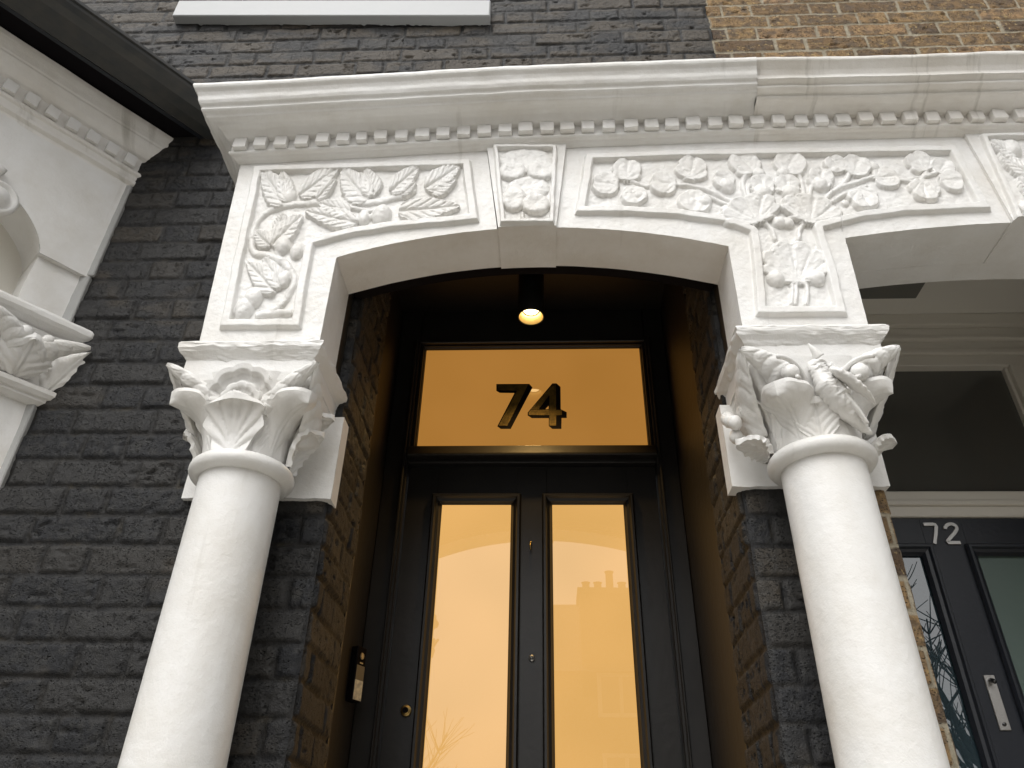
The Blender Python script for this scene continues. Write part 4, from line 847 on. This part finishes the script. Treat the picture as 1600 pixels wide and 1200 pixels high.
leaf3d(mb, [(.000, -.02, 2.538), (-.015, -.05, 2.58), (-.035, -.055, 2.64), (-.055, -.075, 2.672)], (.8, .3, 0), .055, cup=.35, ribs=4, depth=.004, th=.014)
leaf3d(mb, [(.09, -.025, 2.538), (.09, -.06, 2.57), (.09, -.058, 2.61), (.09, -.092, 2.628)], (1, 0, 0), .055, cup=.3, ribs=4, depth=.006, th=.014)
mb.ball((.115, -.070, 2.648), .020, (1, .8, 1), 18); mb.ball((.055, -.068, 2.652), .018, (1, .8, 1), 18)
pilaster_cap = mb
mb.xf(bx).build('pilaster_capital', WHITE, bay, True)
rbox(-.03, .150, .006, .34, .4, 2.495, .006, 30, .002, 9).xf(bx).build('pilaster', WHITE, bay, True)
rbox(.842, S1, .006, .34, .4, 2.96, .006, 30, .002, 9).xf(bx).build('pilaster', WHITE, bay, True)
mb = MB(); mb.box(.15, .19, .27, .32, .9, 3.15).box(.80, .845, .27, .32, .9, 3.15).box(.19, .80, .28, .31, 2.0, 2.05).box(.19, .80, .27, .32, .9, .97).box(.15, .848, .14, .26, 2.76, 3.2); o = mb.xf(bx).build('window', WGLOSS, bay)
MB().box(.155, .84, .298, .302, .9, 3.16).xf(bx).build('pane', DARKG, o)
MB().box(-.05, S1, .0, .16, .0, .9, .003).xf(bx).build('apron_wall', WHITE, bay)
MB().box(BX-.06, BX+.006, -.0145, .004, 2.957, 3.36, .003).box(BX-.06, BX-.002, -.0155, .004, .4, 2.955, .003).build('edge_fillet', simple('grey sealant', (.36, .36, .35), .7, layers=[(30, .004, 3)]), bay)
for e in ([(.11, -.045, 2.610), (.135, -.065, 2.635), (.165, -.080, 2.655), (.212, -.098, 2.670)], [(.07, -.045, 2.610), (.045, -.060, 2.635), (.015, -.070, 2.655), (-.045, -.090, 2.672)]):
    mb = MB(); shell(mb, e, (.1, -.8, -.6), .036, 4, .022, .006); mb.xf(bx).build('corner_leaf', WHITE, bay, True)
# bay cornice: profile along s, ragged where it meets the wall
PB_ = [(.0, 3.622), (.056, 3.612), (.064, 3.604), (.062, 3.590), (.054, 3.568), (.050, 3.552), (.046, 3.546), (.046, 3.540), (.040, 3.528), (.030, 3.508), (.016, 3.492), (.004, 3.484), (.004, 3.424), (.014, 3.422), (.015, 3.410), (.007, 3.404), (.004, 3.388), (.012, 3.382), (.012, 3.370), (.002, 3.362), (0, 3.350)]
pr = dense(PB_); ss = np.linspace(0, 1, 150)[:, None]; o_ = pr[:, 0][None]; z_ = pr[:, 1][None]
endx = -o_*.84-.004+.012*fbm(z_*55, z_*0+2, 13, 3)
Sx = endx+(S1+.3*o_-endx)*ss; mb = MB(); mb.grid(np.stack([Sx, -o_-.0025*fbm(Sx*6, z_*20, 2), z_+.002*vnoise(Sx*4, z_*9, 6)], -1)); mb.xf(bx).build('cornice', WDIRT, bay, True)
for k in range(16):
    s_ = .040+.0632*k
    rbox(s_-.019, s_+.019, -.026, -.002, 3.428, 3.472, .003, 6, .002, 70+k).xf(bx).build('dentil', WHITE, bay, True)
MB().box(-.20, S1+.05, -.16, .2, 3.6125, 3.64).box(-.2, S1+.05, .004, .2, 3.36, 3.61).xf(bx).build('roof_deck', DBLACK, bay)
# front face of the bay, beyond the frame
fx = BX+bd[0]*S1; fy = bd[1]*S1
MB().box(fx-1.2, fx, fy, fy+.16, 2.95, 3.36).box(fx-1.2, fx, fy, fy+.16, 0, .9).box(fx-1.2, fx-.0, fy-.05, fy+.1, 3.362, 3.61, .01).box(fx-.16, fx, fy+.01, fy+.16, .9, 2.95).build('front_wall', WHITE, bay)
# guttering
gut = empty('gutter', 'black gutter trough running along the bay roof edge to the wall', 'gutter')
gp = [(.150, 3.650), (.150, 3.609), (.153, 3.602), (.160, 3.599), (.200, 3.600), (.240, 3.609), (.262, 3.622), (.272, 3.640), (.275, 3.650), (.283, 3.651), (.284, 3.662), (.270, 3.663), (.264, 3.640), (.240, 3.618), (.18, 3.606)]
gp = np.array(gp+[gp[0]]); ss = np.linspace(0, 1, 60)[:, None]; e0 = -gp[:, 0][None]*.84+.0; Sg = e0+(S1+.4*gp[:, 0][None]-e0)*ss
MB().grid(np.stack([Sg, -gp[:, 0][None]+0*ss, gp[:, 1][None]+.0015*np.sin(Sg*9)], -1)).xf(bx).build('trough', GUT, gut)
MB().box(-.15, S1, -.150, -.135, 3.603, 3.70).xf(bx).build('fascia', simple('dark blue black fascia', (.007, .010, .015), .5), gut)
# ------------------------------------------------------------ ground, street and houses opposite (seen only in reflections)
def struct(name, mb, m_): return mb.build(name, m_, None, kind='structure')
struct('ground', MB().add([(-120, -120, -.13), (120, -120, -.13), (120, 60, -.13), (-120, 60, -.13)], [(0, 1, 2, 3)]), ROADM)
struct('pavement', MB().box(-40, 40, -5.2, 1.0, -.126, 0), PAVE)
struct('far_pavement', MB().box(-40, 40, -14, -11.2, -.126, 0), PAVE)
struct('steps', MB().box(-.75, .66, -.62, .0, .004, .15, .01).box(-.70, .63, -.30, .0, .15, .30, .01).box(-.545, .475, -.10, .30, .30, .45, .01).box(-.62, .49, .30, 1.05, .30, .60, .01), PAVE)
struct('neighbour_steps', MB().box(.68, 2.0, -.62, .0, .004, .15, .01).box(.70, 1.97, -.30, .0, .15, .30, .01).box(.815, 1.855, -.10, .85, .30, .45, .01), PAVE)
def far_house(x0, x1, label, gl):
    h = empty('brick_house', label, 'house', group='houses across the street'); y = -14.
    MB().box(x0, x1, y-7, y, 0, 5.6).add([(x0, y, 5.6), (x0, y-7, 5.6), (x0, y-3.5, 8.0), (x0+.01, y-3.5, 5.6)], [(0, 2, 1), (0, 1, 3)]).build('wall', STOCK, h)
    MB().add([(x0-.1, y+.2, 5.5), (x1, y+.2, 5.5), (x1, y-3.5, 8.1), (x0-.1, y-3.5, 8.1), (x0-.1, y-7.2, 5.5), (x1, y-7.2, 5.5)], [(0, 1, 2, 3), (3, 2, 5, 4)]).build('roof', SLATE, h)
    c_ = MB().box(x0+.65, x0+2.1, y-.9, y-.0, 5.0, 7.25).build('chimney_stack', STOCK, h)
    MB().box(x0+.60, x0+2.15, y-.95, y+.03, 7.25, 7.38).build('chimney_cap', STOCK, c_)
    for k in range(5): MB().lathe([(.09, 7.38), (.085, 7.62 if k != 2 else 7.85), (.11, 7.63 if k != 2 else 7.9), (.07, 7.63 if k != 2 else 7.9)], (x0+.82+.28*k, y-.4), 14).build('chimney_pot', TERRA, c_)
    for wx, wz in ((x0+.95, 5.25), (x0+1.0, 3.2), (x0+3.2, 5.25), (x0+3.2, 3.2)):
        if wz > 5: z0, z1 = 4.6, 5.5
        else: z0, z1 = 2.3, 3.9
        w_ = MB().box(wx, wx+1.0, y, y+.06, z0, z0+.08).box(wx, wx+1.0, y, y+.06, z1-.08, z1).box(wx, wx+.09, y, y+.06, z0+.08, z1-.08).box(wx+.91, wx+1.0, y, y+.06, z0+.08, z1-.08).box(wx+.46, wx+.54, y, y+.05, z0+.08, z1-.08).build('window', WGLOSS, h)
        MB().box(wx+.09, wx+.91, y, y+.03, z0+.08, z1-.08).build('pane', HOUSEG, w_)
far_house(.1, 6.6, 'yellow brick house with chimney stack across the street', 0)
far_house(12.5, 22, 'yellow brick house further along across the street', 0)
far_house(-13.5, -6., 'yellow brick house to the far left across the street', 0)
def tree(x, y, z0, h, seed, label):
    random.seed(seed); tr_ = empty('bare_tree', label, 'tree', group='bare street trees'); mb = MB(); tw = MB()
    def grow(p, d, L, r, lev):
        n = 6; pts_ = [np.array(p)]; dd = np.array(d, float)
        for i in range(n):
            dd = dd+np.array([random.gauss(0, .07), random.gauss(0, .07), random.gauss(.03, .08)]); dd /= np.linalg.norm(dd); pts_.append(pts_[-1]+dd*L/n)
        (mb if lev < 2 else tw).tube(pts_, lambda t: r*(1-.55*t), 6 if lev else 10)
        if lev < 3:
            for k in range(7 if lev else 10):
                t = random.uniform(.35, 1) if lev else random.uniform(.4, 1); q = pts_[min(n, int(t*n))]; a_ = random.uniform(0, 6.28)
                sp = dd*.75+np.array([math.cos(a_), math.sin(a_), random.uniform(-.1, .5)])*.75; grow(q, sp/np.linalg.norm(sp), L*random.uniform(.5, .75), r*.48, lev+1)
    grow((x, y, z0), (0, 0, 1), h*.5, h*.013, 0)
    mb.build('trunk', BARK, tr_, True, fix=False); tw.build('twigs', BARK, tr_, True, fix=False)
tree(8.4, -12.2, 0, 10.5, 5, 'bare winter tree across the street on the right')
tree(-3.4, -12.4, 0, 5.6, 9, 'small bare tree across the street on the left')
